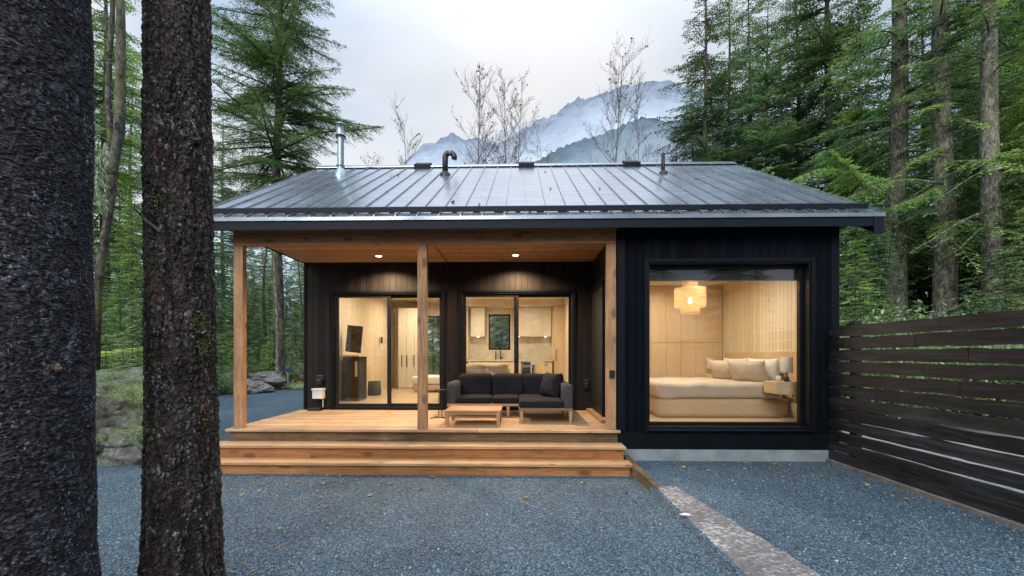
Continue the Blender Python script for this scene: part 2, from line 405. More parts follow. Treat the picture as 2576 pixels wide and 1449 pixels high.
M['bark_brown'] = barkmat('dark_brown_bark', (.004,.003,.003), (.024,.017,.014), (.105,.083,.072), (.31,.32,.29), lith=.605, red=(.030,.009,.004), sscale=44)
M['bark_grey'] = barkmat('blue_grey_bark', (.005,.0055,.008), (.033,.032,.036), (.15,.152,.168), (.32,.34,.39), lith=.610, sscale=62)
M['bark'] = barkmat('conifer_bark', (.02,.018,.015), (.08,.072,.06), (.22,.205,.17), None, False, .6)
M['bark_pale'] = barkmat('pale_bark', (.05,.045,.037), (.18,.165,.14), (.42,.40,.35), None, False, .35)
M['bark_dark'] = barkmat('bare_tree_bark', (.085,.075,.07), (.17,.152,.145), (.27,.25,.24), None, False)
M['needle'] = leafmat('fir_needles', (.024,.055,.042), (.060,.125,.066), (.155,.245,.085), .35)
M['needle_blue'] = leafmat('hemlock_needles', (.065,.15,.095), (.155,.31,.175), (.34,.53,.24), .42)
M['needle_lite'] = leafmat('young_hemlock_needles', (.10,.21,.065), (.27,.46,.13), (.52,.70,.20), .45)
M['bush'] = leafmat('shrub_leaves', (.13,.20,.095), (.33,.44,.20), (.60,.68,.36), .45)
M['autumn'] = leafmat('autumn_leaves', (.10,.055,.02), (.22,.12,.035), (.40,.25,.05), .3, scale=3)
M['deadleaf'] = leafmat('fallen_leaves', (.09,.045,.02), (.25,.14,.05), (.42,.32,.10), .1, scale=7)
M['moss'] = leafmat('grey_green_moss', (.09,.13,.07), (.22,.30,.17), (.42,.50,.32), .2)
def rockmat(name, moss):
    t = NT(name); c = t.coord(); n = t.noise(c, 5, 8, .7); g = t.n('ShaderNodeNewGeometry'); sp = t.n('ShaderNodeSeparateXYZ'); t.l(g.outputs['Normal'], sp.inputs[0])
    col = t.ramp(n, [(.3, (.13,.13,.12)), (.5, (.27,.27,.25)), (.7, (.46,.45,.42))])
    if moss:
        m = t.math('ADD', t.math('MULTIPLY', sp.outputs[2], .25), t.noise(c, 2.4, 6, .7))
        n3 = t.noise(c, 28, 5, .75); col = t.mix(t.ramp(m, [(.5, (0,0,0)), (.68, (moss,)*3)]), col, t.ramp(n3, [(.35, (.03,.05,.022)), (.5, (.11,.15,.06)), (.68, (.27,.33,.17))]))
    col = t.mix(1, col, t.ramp(t.noise(c, 16, 6, .75), [(.35, (.45,.45,.45)), (.6, (1.2,1.2,1.2))]), 'MULTIPLY')
    t.set(Base_Color=col, Roughness=.85, Normal=t.bump(t.math('ADD', n, t.noise(c, 20, 6, .75)), 1.0, .05)); return t.m
M['rock'] = rockmat('pale_rock', .15); M['rock_moss'] = rockmat('mossy_rock', .85)
# ================================================================== CABIN
cabin = thing('cabin', 'low black timber cabin with metal gable roof, cedar porch and a big square bedroom window', 'cabin')
XL, XR, XB = -4.19, 4.395, 1.35        # left wall, right wall, bedroom-box left face
YP, YB = 2.05, 7.45                    # porch back wall, rear wall
DZ = .43                               # deck level
EY, EZ, RY = -.28, 3.36, 3.69          # eave, ridge
SL = .62
RZ = EZ + (RY-EY)*SL
def roofz(y): return EZ + (y-EY)*SL if y <= RY else RZ - (y-RY)*SL

# --- bedroom box front wall
WX0, WX1, WZ0, WZ1 = 1.775, 4.02, .46, 2.78
m = MB().wallx(XB, XR, .41, 3.32, 0, .12, [(WX0, WX1, WZ0, WZ1)])
wf = m.build('front_wall', M['siding'], cabin); tag(wf, 'black vertical board siding around the bedroom window')
m = MB(); m.box(XB+.01, XR-.02, .018, .12, .157, .41); m.build('wall_skirt', M['blacktrim'], cabin, bevel=.004)
m = MB(); m.box(XB+.03, XR-.12, .008, .14, -.2, .157); m.box(XB+.03, XB+.2, .14, 2.0, -.2, .157)
m.build('foundation', M['concrete'], cabin)
m = MB(); m.box(XR-.0, XR+.02, 0.0, YB, .157, 3.3); m.box(XR-.12, XR, .12, YB, .157, 3.3)
m.prism([(0.0, 3.3), (YB, 3.3), (YB, roofz(YB)-.06), (RY, RZ-.06), (0.0, roofz(0)-.06)], XR-.12, XR)
m.build('side_wall', M['siding_side'], cabin)
# corner boards of the box
for xa, xb in ((XR-.10, XR+.004), (XB-.004, XB+.10)): MB().box(xa, xb, -.014, 0, .41, 3.31).build('corner_board', M['blacktrim'], cabin, bevel=.003)
# --- porch back wall
D1 = (px(838, YP), px(1115, YP), DZ+.03, pz(737, YP, 980)); D2 = (px(1160, YP), px(1443, YP), DZ+.03, pz(735, YP))
m = MB().wallx(XL, XB, DZ-.02, 3.36, YP, YP+.14, [D1, D2]); m.build('porch_wall', M['siding_brown'], cabin)
m = MB(); m.box(XB, XB+.1, .12, YP, .2, 3.3); m.build('porch_side_wall', M['siding_side'], cabin)
m = MB(); m.box(XL, XL+.12, YP+.14, YB, 0, 3.3)
m.prism([(YP, 3.3), (YB, 3.3), (YB, roofz(YB)-.06), (RY, RZ-.06), (YP, roofz(YP)-.06)], XL, XL+.12)
m.prism([(0.05, 3.3), (YP-.001, 3.3), (YP-.001, roofz(YP)-.06), (0.05, roofz(0.05)-.06)], XL+.04, XL+.12)
m.build('side_wall', M['siding_side'], cabin)
m = MB(); m.box(XL, XL+.05, YP-.02, YP, DZ, 3.25); m.build('corner_board', M['blacktrim'], cabin)
# rear wall with two windows
KW = (px(1229.5, YB-.1), px(1284, YB-.1), pz(880, YB-.1), pz(791, YB-.1))
BW = (px(1066, YB-.1), px(1128, YB-.1), pz(952, YB-.1, 1100), pz(795, YB-.1, 1100))
m = MB().wallx(XL+.12, XR-.12, 0, 3.3, YB-.12, YB, [KW, BW]); m.build('rear_wall', M['siding'], cabin)

# --- porch side door (dark slider seen edge on)
dr = MB(); dr.box(XB-.03, XB, .95, 1.95, DZ+.05, 2.62); d_ = dr.build('side_door', M['iron'], cabin, bevel=.004); tag(d_, 'dark sliding door in the porch side wall')
m = MB(); m.box(XB-.045, XB, .90, YP-.03, 2.62, 2.70); m.box(XB-.04, XB-.0, .88, .95, DZ+.05, 2.62); m.build('door_trim', M['blacktrim'], d_)
m = MB(); m.box(XB-.13, XB, .55, YP-.05, DZ, DZ+.05); m.build('door_sill', M['teak'], d_)

# --- roof
X0, X1 = -4.68, 4.79
def roof_slab(mb, x0, x1, off0, off1, y0=EY, y1=2*RY-EY):
    mb.prism([(y0, EZ+(y0-EY)*SL+off0), (RY, RZ+off0), (y1, EZ+(y0-EY)*SL+off0), (y1, EZ+(y0-EY)*SL+off1), (RY, RZ+off1), (y0, EZ+(y0-EY)*SL+off1)], x0, x1)
roof = MB(); roof_slab(roof, X0, X1, -.02, 0)
k = 0
while X0 + .02 + k*.295 < X1:
    x = X0 + .02 + k*.295; k += 1
    for (xa, xb, h) in ((x-.006, x+.006, .024),):
        roof.prism([(EY-.005, EZ+.001), (RY, RZ+.001), (RY, RZ+h), (EY-.005, EZ+h)], xa, xb) if h < .04 else None
roof.prism([(EY-.02, EZ-.05), (EY-.005, EZ-.05), (EY-.005, EZ+.006), (EY-.02, EZ-.003)], X0, X1)
ro = roof.build('roof', M['roof'], cabin); tag(ro, 'wet grey standing seam metal roof')
m = MB(); m.prism([(RY-.16, RZ-.16*SL+.05), (RY, RZ+.055), (RY+.16, RZ-.16*SL+.05), (RY+.16, RZ-.16*SL+.035), (RY, RZ+.04), (RY-.16, RZ-.16*SL+.035)], X0-.01, X1+.01)
m.build('ridge_cap', M['roof'], ro)
m = MB(); m.box(X0+.03, X1-.03, RY-.15, RY-.13, RZ-.15*SL-.0, RZ-.15*SL+.037); m.build('ridge_closure', M['blacktrim'], ro)
# snow guard bar
gy = -.114; gz = roofz(gy)
m = MB(); m.prism([(gy, gz+.010), (gy+.012, gz+.016), (gy+.012, gz+.085), (gy+.045, gz+.100), (gy+.040, gz+.106), (gy, gz+.085)], X0+.06, X1-.07)
m.build('snow_guard', M['fascia'], ro)
for i in range(31):
    x = X0+.17+i*.295; MB().box(x, x+.07+.03*((i*7) % 3), gy+.015, gy+.06, gz+.005, gz+.03).build('guard_bracket', M['black_plastic'], ro)
# eave fascia, rake boards, soffit
m = MB(); m.box(X0+.02, X1-.14, EY+.0, EY+.03, 3.19, EZ-.035); m.build('eave_fascia', M['fascia'], cabin, bevel=.003)
for (a, b) in ((X1-.14, X1-.01), (X0+.01, X0+.14)):
    m = MB(); yf = EY-.012
    m.prism([(yf, EZ-.27), (RY, RZ-.27), (RY, RZ-.02), (yf, EZ-.022+(yf-EY)*SL)], a, b)
    yb = 2*RY-yf
    m.prism([(RY, RZ-.27), (yb, EZ-.27), (yb, EZ-.02), (RY, RZ-.02)], a+.001, b-.001)
    m.build('rake_board', M['fascia'], cabin, bevel=.006)
m = MB(); m.box(XB-.02, X1-.15, EY+.03, .001, 3.27, 3.285); m.build('soffit', M['blacktrim'], cabin)
m = MB(); m.prism([(0.0, roofz(0)-.20), (RY, RZ-.20), (2*RY, roofz(0)-.20), (2*RY, roofz(0)-.18), (RY, RZ-.18), (0.0, roofz(0)-.18)], XR+.02, X1-.14); m.build('soffit', M['blacktrim'], cabin)
m = MB(); m.prism([(0.0, roofz(0)-.20), (RY, RZ-.20), (2*RY, roofz(0)-.20), (2*RY, roofz(0)-.18), (RY, RZ-.18), (0.0, roofz(0)-.18)], X0+.14, XL); m.build('soffit', M['blacktrim'], cabin)
# --- porch ceiling, beam, posts
m = MB(); m.box(XL+.005, XB, -.05, YP, 3.26, 3.30); m.build('porch_ceiling', M['ceil'], cabin)
m = MB(); m.box(XL+.0, XL+.005, .09, YP, 3.24, 3.33); m.build('ceiling_edge', M['blacktrim'], cabin)
m = MB(); m.box(px(1081,.6), px(1085,.6)+.02, .15, 2.0, 3.248, 3.26); m.build('ceiling_joint_strip', M['cedar_x'], cabin)
m = MB(); m.box(-4.137, -1.42, 0, .09, 3.055, 3.258); m.box(-1.417, XB-.02, 0, .09, 3.055, 3.258); m.build('beam', M['cedar_x'], cabin, bevel=.004)
for xc in (-4.068, -1.414, 1.262):
    m = MB(); m.box(xc-.067, xc+.067, .0015, .088, DZ, 3.0545); m.build('post', M['cedar_post'], cabin, bevel=.004)
# --- deck and steps
m = MB(); m.box(-4.22, XB+.03, -.055, YP, DZ-.035, DZ); m.build('deck', M['deck'], cabin, bevel=.004)
m = MB(); m.box(-4.18, XB+.0, -.005, .035, .10, DZ-.036); m.box(-4.18, -4.14, .035, YP, -.1, DZ-.036); m.build('deck_skirt', M['cedar_old'], cabin, bevel=.002)
for i, (zt, yn, yb2, xe) in enumerate(((.253, -.30, -.006, 1.40), (.085, -.55, -.295, 1.42))):
    m = MB(); m.box(-4.62-.3*i*0, xe, yn, yb2, zt-.036, zt); s_ = m.build('step', M['tread'], cabin, bevel=.005)
    tag(s_, ('upper' if i == 0 else 'lower')+' full width cedar porch step')
    m = MB(); m.box(-4.60, xe-.03, yn+.03, yn+.07, (-.09 if i == 0 else -.12), zt-.037)
    m.box(xe-.07, xe-.03, yn+.07, -.006, -.12, zt-.037); m.box(-4.60, -4.56, yn+.07, -.006, -.12, zt-.037)
    m.build('riser', M['cedar_step'] if i == 0 else M['cedar_step'], s_, bevel=.002)
# --- recessed porch lights
for (u, v) in ((953, 641), (1297, 640)):
    p = at(u, v, 1.53); c = (p.x, 1.53)
    m = MB(); m.lathe((c[0], c[1], 3.26), [(.075, 0), (.075, -.006), (.052, -.008), (.05, 0)]); f = m.build('recessed_light', M['white_plastic'], cabin, True)
    m = MB(); m.lathe((c[0], c[1], 3.256), [(.0001, 0), (.05, 0)]); m.build('bulb', M['bulb'], f)
    ld = bpy.data.lights.new('porch_lamp', 'SPOT'); ld.energy = 430; ld.spot_size = R(150); ld.spot_blend = .6; ld.color = (1, .70, .42); ld.shadow_soft_size = .05
    lo = bpy.data.objects.new('porch_lamp', ld); COL.objects.link(lo); lo.location = (c[0], c[1], 3.235); lo.parent = f

# --- big bedroom window
bw = MB(); bw.frame(WX0-.055, WX1+.055, WZ0-.055, WZ1+.055, -.022, 0, .055)
bwo = bw.build('bedroom_window', M['blacktrim'], cabin, bevel=.003)
m = MB(); m.frame(WX0, WX1, WZ0, WZ1, 0.0, .20, .018); m.frame(WX0+.018, WX1-.018, WZ0+.018, WZ1-.018, .13, .20, .045); m.build('frame', M['frame_black'], bwo, bevel=.003)
m = MB(); m.prism([(-.05, WZ0-.03), (.125, WZ0+.012), (.125, WZ0+.022), (-.05, WZ0-.022)], WX0-.03, WX1+.03); m.build('sill', M['fascia'], bwo)
m = MB(); m.box(WX0+.06, WX1-.06, .165, .169, WZ0+.06, WZ1-.06); m.build('pane', M['glass'], bwo)
m = MB(); m.box(WX0-.05, WX1+.05, .205, .30, 2.565, 2.93); m.build('dark_band_panel', M['black_plastic'], bwo)  # black panel added behind the glass for the dark band at its top

# --- sliding glass doors
for i, (a, b, z0, z1, um) in enumerate(((*D1, 979.5), (*D2, 1299))):
    m = MB(); m.frame(a-.04, b+.04, z0-.03, z1+.05, YP-.02, YP, .045)
    o = m.build('sliding_door', M['blacktrim'], cabin, bevel=.003); tag(o, ('left' if i == 0 else 'right')+' black framed sliding glass door')
    m = MB(); m.frame(a, b, z0, z1, YP, YP+.14, .025); m.build('frame', M['frame_black'], o, bevel=.003)
    xm = px(um, YP+.08)
    for j, (xa, xb, yy) in enumerate(((a+.03, xm+.045, YP+.055), (xm-.045, b-.03, YP+.100))):
        m = MB(); m.frame(xa, xb, z0+.026, z1-.026, yy-.02, yy+.02, .058); s2 = m.build('sash', M['frame_black'], o, bevel=.003)
        m = MB(); m.box(xa+.058, xb-.058, yy-.003, yy+.003, z0+.084, z1-.084); m.build('pane', M['glass_door'], o)
    m = MB(); m.box(xm-.012, xm+.014, YP+.005, YP+.03, 1.42, 1.62); m.build('handle', M['black_plastic'], o)
# --- things on the porch walls (fixed fittings are parts of the cabin)
def bx(name, mat, x0, x1, y0, y1, z0, z1, par=cabin, bev=.004, label=None):
    o = MB().box(x0, x1, y0, y1, z0, z1).build(name, mat, par, bevel=bev)
    if label: tag(o, label)
    return o
x0 = px(784, 1.95); x1 = px(812, 1.95)
u = bx('utility_box', M['white_plastic'], x0+.02, x1, 1.93, YP, pz(1003, 1.95, 800), pz(982, 1.95, 800), label='white utility box low on the left of the porch wall')
bx('cover', M['white_plastic'], x0+.01, x1+.01, 1.915, YP, pz(982, 1.95, 800), pz(978, 1.95, 800)+.005, u)
m = MB(); m.tube([(x1-.02, 2.0, pz(1003, 1.95, 800)), (x1-.02, 2.0, DZ)], .008, 8); m.build('conduit', M['white_plastic'], u)
m = MB(); w = px(802, 1.95); m.box(w-.07, w+.07, 1.99, YP, 1.0-.02, 1.10); m.box(w-.05, w+.05, 1.93, 1.99, .93, 1.02)
m.build('outlet_cover', M['black_plastic'], cabin, bevel=.012)
bx('door_stop', M['black_plastic'], px(777,1.9), px(808,1.9), 1.84, 2.0, DZ, DZ+.055)
m = MB(); w = px(1475, 2.0); m.box(w-.055, w+.055, 1.98, YP, .83, 1.02); m.box(w-.03, w+.04, 1.95, 1.98, .86, .96); m.build('outlet_cover', M['black_plastic'], cabin, bevel=.012)
bx('outlet_box', M['black_plastic'], px(1534, -.03), px(1547, -.03), -.035, .0, pz(949, 0), pz(931, 0), label='small black outlet on the right porch post')
# conduit, meter and pale downpipe on the left side wall
m = MB(); m.tube([(XL-.07, 2.35, .3), (XL-.07, 2.35, 3.2)], .022, 8); m.build('conduit', M['grey_metal'], cabin, True)
m = MB(); m.box(XL-.028, XL, 2.10, 2.16, .2, 3.25); m.build('corner_trim', M['cedar_post'], cabin)
bx('meter_box', M['grey_metal'], XL-.13, XL, 2.6, 2.9, 1.15, 1.75, label='grey electric meter box beside the cabin corner')
# concrete landing beside the deck
m = MB(); p = at(690, 1040, 1.6); m.box(-5.10, -4.23, 1.55, 3.2, -.1, .12); lan = m.build('side_landing', M['concrete'], cabin, bevel=.01)

# --- roof pipes
def roofpt(u, v):
    # sight line meets the roof plane (done once, the numbers are the pipes' places)
    xr = (u-CU)/F_; d = Vector((-S_+xr*C_, C_+xr*S_, (CV-v)/F_)); o = Vector((0, CAMY, CAMZ))
    t = (EZ + (o.y-EY)*SL - o.z)/(d.z - d.y*SL); return o + d*t
p = roofpt(857, 443)
m = MB(); m.lathe(p, [(.15, -.12), (.145, 0), (.08, .13), (.07, .15)]); ch = m.build('stovepipe', M['steel'], cabin, True); tag(ch, 'shiny steel stovepipe chimney on the roof')
m = MB(); m.lathe(p, [(.062, .10), (.062, .80)]); m.lathe(p, [(.064, .19), (.085, .20), (.085, .215), (.064, .225)]); m.build('flue', M['steel'], ch, True)
m = MB(); m.lathe(p, [(.062, .775), (.098, .79), (.100, .81), (.092, .82), (.092, 1.05), (.098, 1.055), (.098, 1.075), (.07, 1.09), (.0001, 1.09)]); m.build('chimney_cap', M['steel'], ch, True)
m = MB(); m.lathe(p, [(.101, .792), (.106, .80), (.106, .83), (.095, .835)]); m.build('cap_band', M['iron'], ch, True)
p = roofpt(1120, 440)
arc = [Vector((p.x, p.y, p.z-.1)), Vector((p.x, p.y, p.z+.33))]
for k in range(0, 11):
    a = math.pi - k*math.pi/10*1.12; arc.append(Vector((p.x+.095+.095*math.cos(a), p.y, p.z+.36+.095*math.sin(a))))
m = MB(); m.tube(arc, .058, 14); m.lathe(p, [(.12, -.08), (.11, .02), (.06, .06)], 14); gp = m.build('gooseneck_vent', M['black_plastic'], cabin, True); tag(gp, 'black gooseneck vent pipe near the ridge')
p = roofpt(1668, 436)
m = MB(); m.tube([(p.x, p.y, p.z-.1), (p.x, p.y, p.z+.40)], .038, 12); m.lathe(p, [(.10, -.06), (.09, .0), (.04, .06)], 12); m.build('vent_pipe', M['iron'], cabin, True)
for u in (1064, 1324, 1588):
    x = px(u, RY-.1); m = MB()
    m.prism([(RY-.24, RZ-.24*SL-.0), (RY, RZ+.0), (RY+.2, RZ-.1), (RY+.2, RZ-.02), (RY, RZ+.10), (RY-.24, RZ-.24*SL+.105)], x-.175, x+.175); m.build('ridge_vent', M['blacktrim'], cabin, bevel=.004)

# ================================================================== INTERIOR
IZ = .45
m = MB(); m.box(XL+.12, XL+.14, YP+.14, YB-.12, IZ, 3.2); m.build('interior_wall', M['pine_side'], cabin)
m = MB(); m.box(1.29, 1.32, YP+.14, YB-.12, IZ, 3.2); m.build('interior_wall', M['pine_side'], cabin)
m = MB(); m.wallx(XL+.14, 1.29, IZ, 3.2, YB-.15, YB-.12, [KW, BW]); m.build('interior_wall', M['pine'], cabin)
m = MB(); m.box(XL+.12, 1.29, YP+.14, YB-.12, IZ-.05, IZ); m.build('floor', M['floorwood'], cabin)
m = MB(); m.box(XL+.12, 1.29, YP+.14, YB-.12, 3.15, 3.19); m.build('interior_ceiling', M['pine_ceil'], cabin)
m = MB(); m.box(-2.0, 1.29, 6.7, YB-.15, 2.97, 3.149); m.build('soffit_box', M['pine'], cabin)
m = MB(); m.wallx(XL+.14, XB, IZ, 3.15, YP+.141, YP+.16, [D1, D2]); m.build('interior_wall', M['pine'], cabin)
for nm, W in (('kitchen_window', KW), ('rear_window', BW)):
    m = MB(); m.frame(W[0], W[1], W[2], W[3], YB-.16, YB-.02, .045); o = m.build(nm, M['frame_black'], cabin, bevel=.003)
    m = MB(); m.box(W[0]+.045, W[1]-.045, YB-.08, YB-.075, W[2]+.045, W[3]-.045); m.build('pane', M['glass_door'], o)
def area_light(name, loc, sx, sy, W, col=(1, .76, .48), par=None, rot=(0,0,0), spread=170):
    ld = bpy.data.lights.new(name, 'AREA'); ld.shape = 'RECTANGLE'; ld.size = sx; ld.size_y = sy; ld.energy = W; ld.color = col; ld.spread = R(spread)
    o = bpy.data.objects.new(name, ld); COL.objects.link(o); o.location = loc; o.rotation_euler = rot
    if par: o.parent = par
    return o
def ceil_lamp(x, y, z, W, r=.12, par=cabin, col=(1, .86, .66)):
    m = MB(); m.lathe((x, y, z), [(r, 0), (r, -.02), (r-.015, -.02), (r-.015, -.012)]); f = m.build('ceiling_light', M['white_plastic'], par)
    m = MB(); m.lathe((x, y, z-.013), [(.0001, 0), (r-.016, 0)]); m.build('bulb', M['bulb_soft'], f)
    area_light('ceiling_lamp', (x, y, z-.03), r*2, r*2, W, col, f); return f
for (x, y, W) in ((-3.0, 3.6, 36), (-3.1, 5.8, 36), (-.9, 3.4, 32), (.3, 5.3, 44), (-1.3, 5.6, 40)): ceil_lamp(x, y, 3.15, W)

# kitchen
KY = YB-.15
kx0, kx1 = px(1178, 7.0), px(1389, 7.0)
kc = thing('kitchen_counter', 'pale wood kitchen counter with stone splashback seen through the right glass door', 'kitchen counter', ((kx0+kx1)/2, KY-.6, IZ))
def kb(name, mat, *a, par=None, bev=.003): return MB().box(*a).build(name, mat, par, bevel=bev)
kb('cabinet', M['ply'], kx0+.02, kx1-.02, KY-.60, KY, IZ+.08, 1.29, par=kc)
kb('worktop', M['stone'], kx0, kx1, KY-.64, KY-.0, 1.292, 1.33, par=kc)
m = MB(); m.wallx(kx0+.02, kx1-.02, 1.332, 2.06, KY-.015, KY, [(KW[0]-.03, KW[1]+.03, KW[2]-.03, 2.5)]); m.build('splashback', M['stone'], kc)
for i in range(4):
    a = kx0+.03+i*.42; kb('drawer_front', M['ply'], a, a+.40, KY-.615, KY-.601, IZ+.1, 1.27, par=kc)
for a in (kx0+.3, kx0+.75, kx1-.28): kb('handle', M['iron'], a, a+.12, KY-.63, KY-.616, 1.18, 1.195, par=kc)
kb('side_panel', M['pine_side'], kx0-.03, kx0, KY-.36, KY-.001, 1.34, 2.95, par=kc); kb('side_panel', M['pine_side'], kx1, kx1+.03, KY-.36, KY-.001, 1.34, 2.95, par=kc)
kb('top_panel', M['pine'], kx0-.03, kx1+.03, KY-.36, KY-.001, 2.9505, 2.969, par=kc)
ov = thing('oven', 'built in black and steel oven in the kitchen counter', 'oven', (px(1328, 6.7), KY-.6, .9))
kb('body', M['steel'], px(1311, 6.66), px(1345, 6.66), KY-.66, KY-.616, .62, 1.28, par=ov); kb('door_glass', M['black_plastic'], px(1314, 6.66), px(1342, 6.66), KY-.668, KY-.661, .66, 1.10, par=ov)
kb('handle', M['steel'], px(1315, 6.66), px(1341, 6.66), KY-.70, KY-.685, 1.13, 1.15, par=ov); kb('control_panel', M['black_plastic'], px(1316, 6.66), px(1340, 6.66), KY-.668, KY-.661, 1.19, 1.25, par=ov)
for i, (ua, ub, n, lab) in enumerate(((1184, 1219.5, 1, 'single cream wall cabinet left of the kitchen window'), (1294, 1387, 4, 'row of four cream wall cabinets right of the kitchen window'))):
    a, b = px(ua, 6.97), px(ub, 6.97)
    w = thing('wall_cabinet', lab, 'wall cabinet', ((a+b)/2, KY-.34, 2.05))
    kb('carcass', M['white_cab'], a, b, KY-.32, KY-.016, 2.05, 2.94, par=w)
    for j in range(n): kb('cabinet_door', M['white_cab'], a+(b-a)*j/n+.004, a+(b-a)*(j+1)/n-.004, KY-.34, KY-.321, 2.05, 2.94, par=w, bev=.002)
    for lx in ([(a+b)/2] if n == 1 else [a+.12, b-.17]):
        kb('cabinet_light', M['bulb_soft'], lx-.03, lx+.03, KY-.2, KY-.14, 2.042, 2.049, par=w, bev=0)
        area_light('under_cabinet_lamp', (lx, KY-.17, 2.03), .06, .06, 5.5, (1, .84, .58), w)
m = MB(); fx = px(1258, 7.0); m.tube([(fx, KY-.12, 1.33), (fx, KY-.12, 1.66), (fx, KY-.16, 1.72), (fx, KY-.24, 1.72), (fx, KY-.27, 1.66)], .016, 8); m.box(fx, fx+.09, KY-.135, KY-.105, 1.38, 1.41); m.box(fx-.16, fx-.13, KY-.135, KY-.105, 1.33, 1.60)
f = m.build('kitchen_tap', M['iron'], None, True, loc=(fx, KY-.12, 1.33)); tag(f, 'black arched kitchen tap below the kitchen window', 'tap')
for i, (a, b) in enumerate(((kx1+.035, 1.285), (-2.05, kx0-.035))):
    w = thing('pantry_cabinet', ('tall oak pantry cabinet at the right end of the kitchen', 'tall oak pantry cabinet at the left end of the kitchen')[i], 'cabinet', ((a+b)/2, 6.8, IZ))
    kb('carcass', M['ply'], a, b, 6.8, KY-.001, IZ, 2.96, par=w); kb('upper_door', M['ply'], a+.004, b-.004, 6.78, 6.799, 2.25, 2.95, par=w, bev=.002); kb('lower_door', M['ply'], a+.004, b-.004, 6.78, 6.799, IZ+.08, 2.24, par=w, bev=.002)
    hx = a+.06 if i == 0 else b-.07
    kb('handle', M['iron'], hx, hx+.012, 6.74, 6.76, 1.30, 1.68, par=w, bev=0)
# left room: wardrobe with three black handles
a, b = px(1001, 6.6), px(1062, 6.6)
w = thing('wardrobe', 'tall cream wardrobe with slim black bar handles seen through the left glass door', 'wardrobe', ((a+b)/2, 6.65, IZ))
kb('carcass', M['white_cab'], a, b, 6.65, KY-.001, IZ, 2.9, par=w)
for j, uu in enumerate((1011, 1023.5, 1041)):
    kb('wardrobe_door', M['white_cab'], a+(b-a)*j/3+.004, a+(b-a)*(j+1)/3-.004, 6.63, 6.649, IZ+.05, 2.88, par=w, bev=.002)
    hx = px(uu, 6.6); kb('handle', M['iron'], hx-.008, hx+.008, 6.59, 6.615, 1.12, 1.48, par=w, bev=0)

# wood stove and screen by the left wall
st = thing('wood_stove', 'black wood stove with an oak top by the wall behind the left glass door', 'stove', (-3.8, 3.5, IZ))
kb('body', M['iron'], -3.985, -3.62, 3.3, 3.8, IZ, 1.44, par=st, bev=.02); kb('top_plate', M['ply'], -3.99, -3.60, 3.28, 3.82, 1.441, 1.475, par=st); kb('log_niche', M['pine'], -3.70, -3.65, 3.285, 3.299, 1.0, 1.34, par=st, bev=0)
kb('door', M['black_plastic'], -3.95, -3.74, 3.285, 3.299, .6, 1.3, par=st)
tv = thing('wall_screen', 'dark grey screen tilted on a wall arm above the wood stove', 'screen', (-3.8, 3.4, 1.85))
Mr = Matrix.Rotation(R(-12), 3, 'Z') @ Matrix.Rotation(R(6), 3, 'Y')
m = MB(); m.obox((-3.76, 3.40, 1.84), (.38, .04, .60), Mr); m.build('panel', M['greybasket'], tv, bevel=.006)
m = MB(); m.obox((-3.78, 3.375, 1.90), (.08, .02, .10), Mr); m.build('mount', M['iron'], tv, bevel=.004)
m = MB(); m.tube([(-3.99, 3.55, 1.84), (-3.80, 3.45, 1.84)], .02, 8); m.build('arm', M['iron'], tv)
p = at(942, 995, 4.7)
m = MB(); m.lathe((p.x, 4.7, IZ), [(.15, 0), (.17, .05), (.155, .36), (.145, .36), (.15, .06), (.0001, .05)], 20); o = m.build('basket', M['greybasket'], None, True, loc=(p.x, 4.7, IZ)); tag(o, 'dark woven basket on the floor behind the left glass door', 'basket')
p = at(962, 855, 5.9)
m = MB(); m.box(-3.998, -3.97, 5.85, 5.95, p.z-.10, p.z+.08); o = m.build('thermostat', M['black_plastic'], None, bevel=.005, loc=(-3.99, 5.9, p.z)); tag(o, 'small black control panel on the left interior wall', 'thermostat')
m = MB(); m.box(-3.98, -3.72, 4.0, 4.35, .85, 1.22); m.build('side_cabinet', M['ply'], None, bevel=.01, loc=(-3.85, 4.2, .85)); tag(COL.objects[-1] if False else bpy.data.objects['side_cabinet'], 'small oak box shelf on the wall beside the wood stove', 'cabinet')

# ---------------------------------------------------------------- soft shapes
def soft_box(x0, x1, y0, y1, z0, z1, r=.05, n=14, amp=.01, seed=0, fr=3.0, sag=0):
    """a rounded box with slightly uneven cloth faces"""
    bm = bmesh.new(); bmesh.ops.create_cube(bm, size=2); bmesh.ops.subdivide_edges(bm, edges=bm.edges[:], cuts=n, use_grid_fill=True)
    hx, hy, hz = (x1-x0)/2, (y1-y0)/2, (z1-z0)/2; c = Vector(((x0+x1)/2, (y0+y1)/2, (z0+z1)/2))
    for v in bm.verts:
        p = Vector((v.co.x*hx, v.co.y*hy, v.co.z*hz)); q = Vector((max(-hx+r, min(hx-r, p.x)), max(-hy+r, min(hy-r, p.y)), max(-hz+r, min(hz-r, p.z))))
        d = p-q
        if d.length > 1e-6: p = q + d.normalized()*r
        nz = mnoise.noise((p+c)*fr+Vector((seed, 0, 0)))
        p += Vector((p.x/hx, p.y/hy, p.z/hz))*amp*nz
        v.co = p + c
    me = bpy.data.meshes.new('m'); bm.to_mesh(me); bm.free(); return me
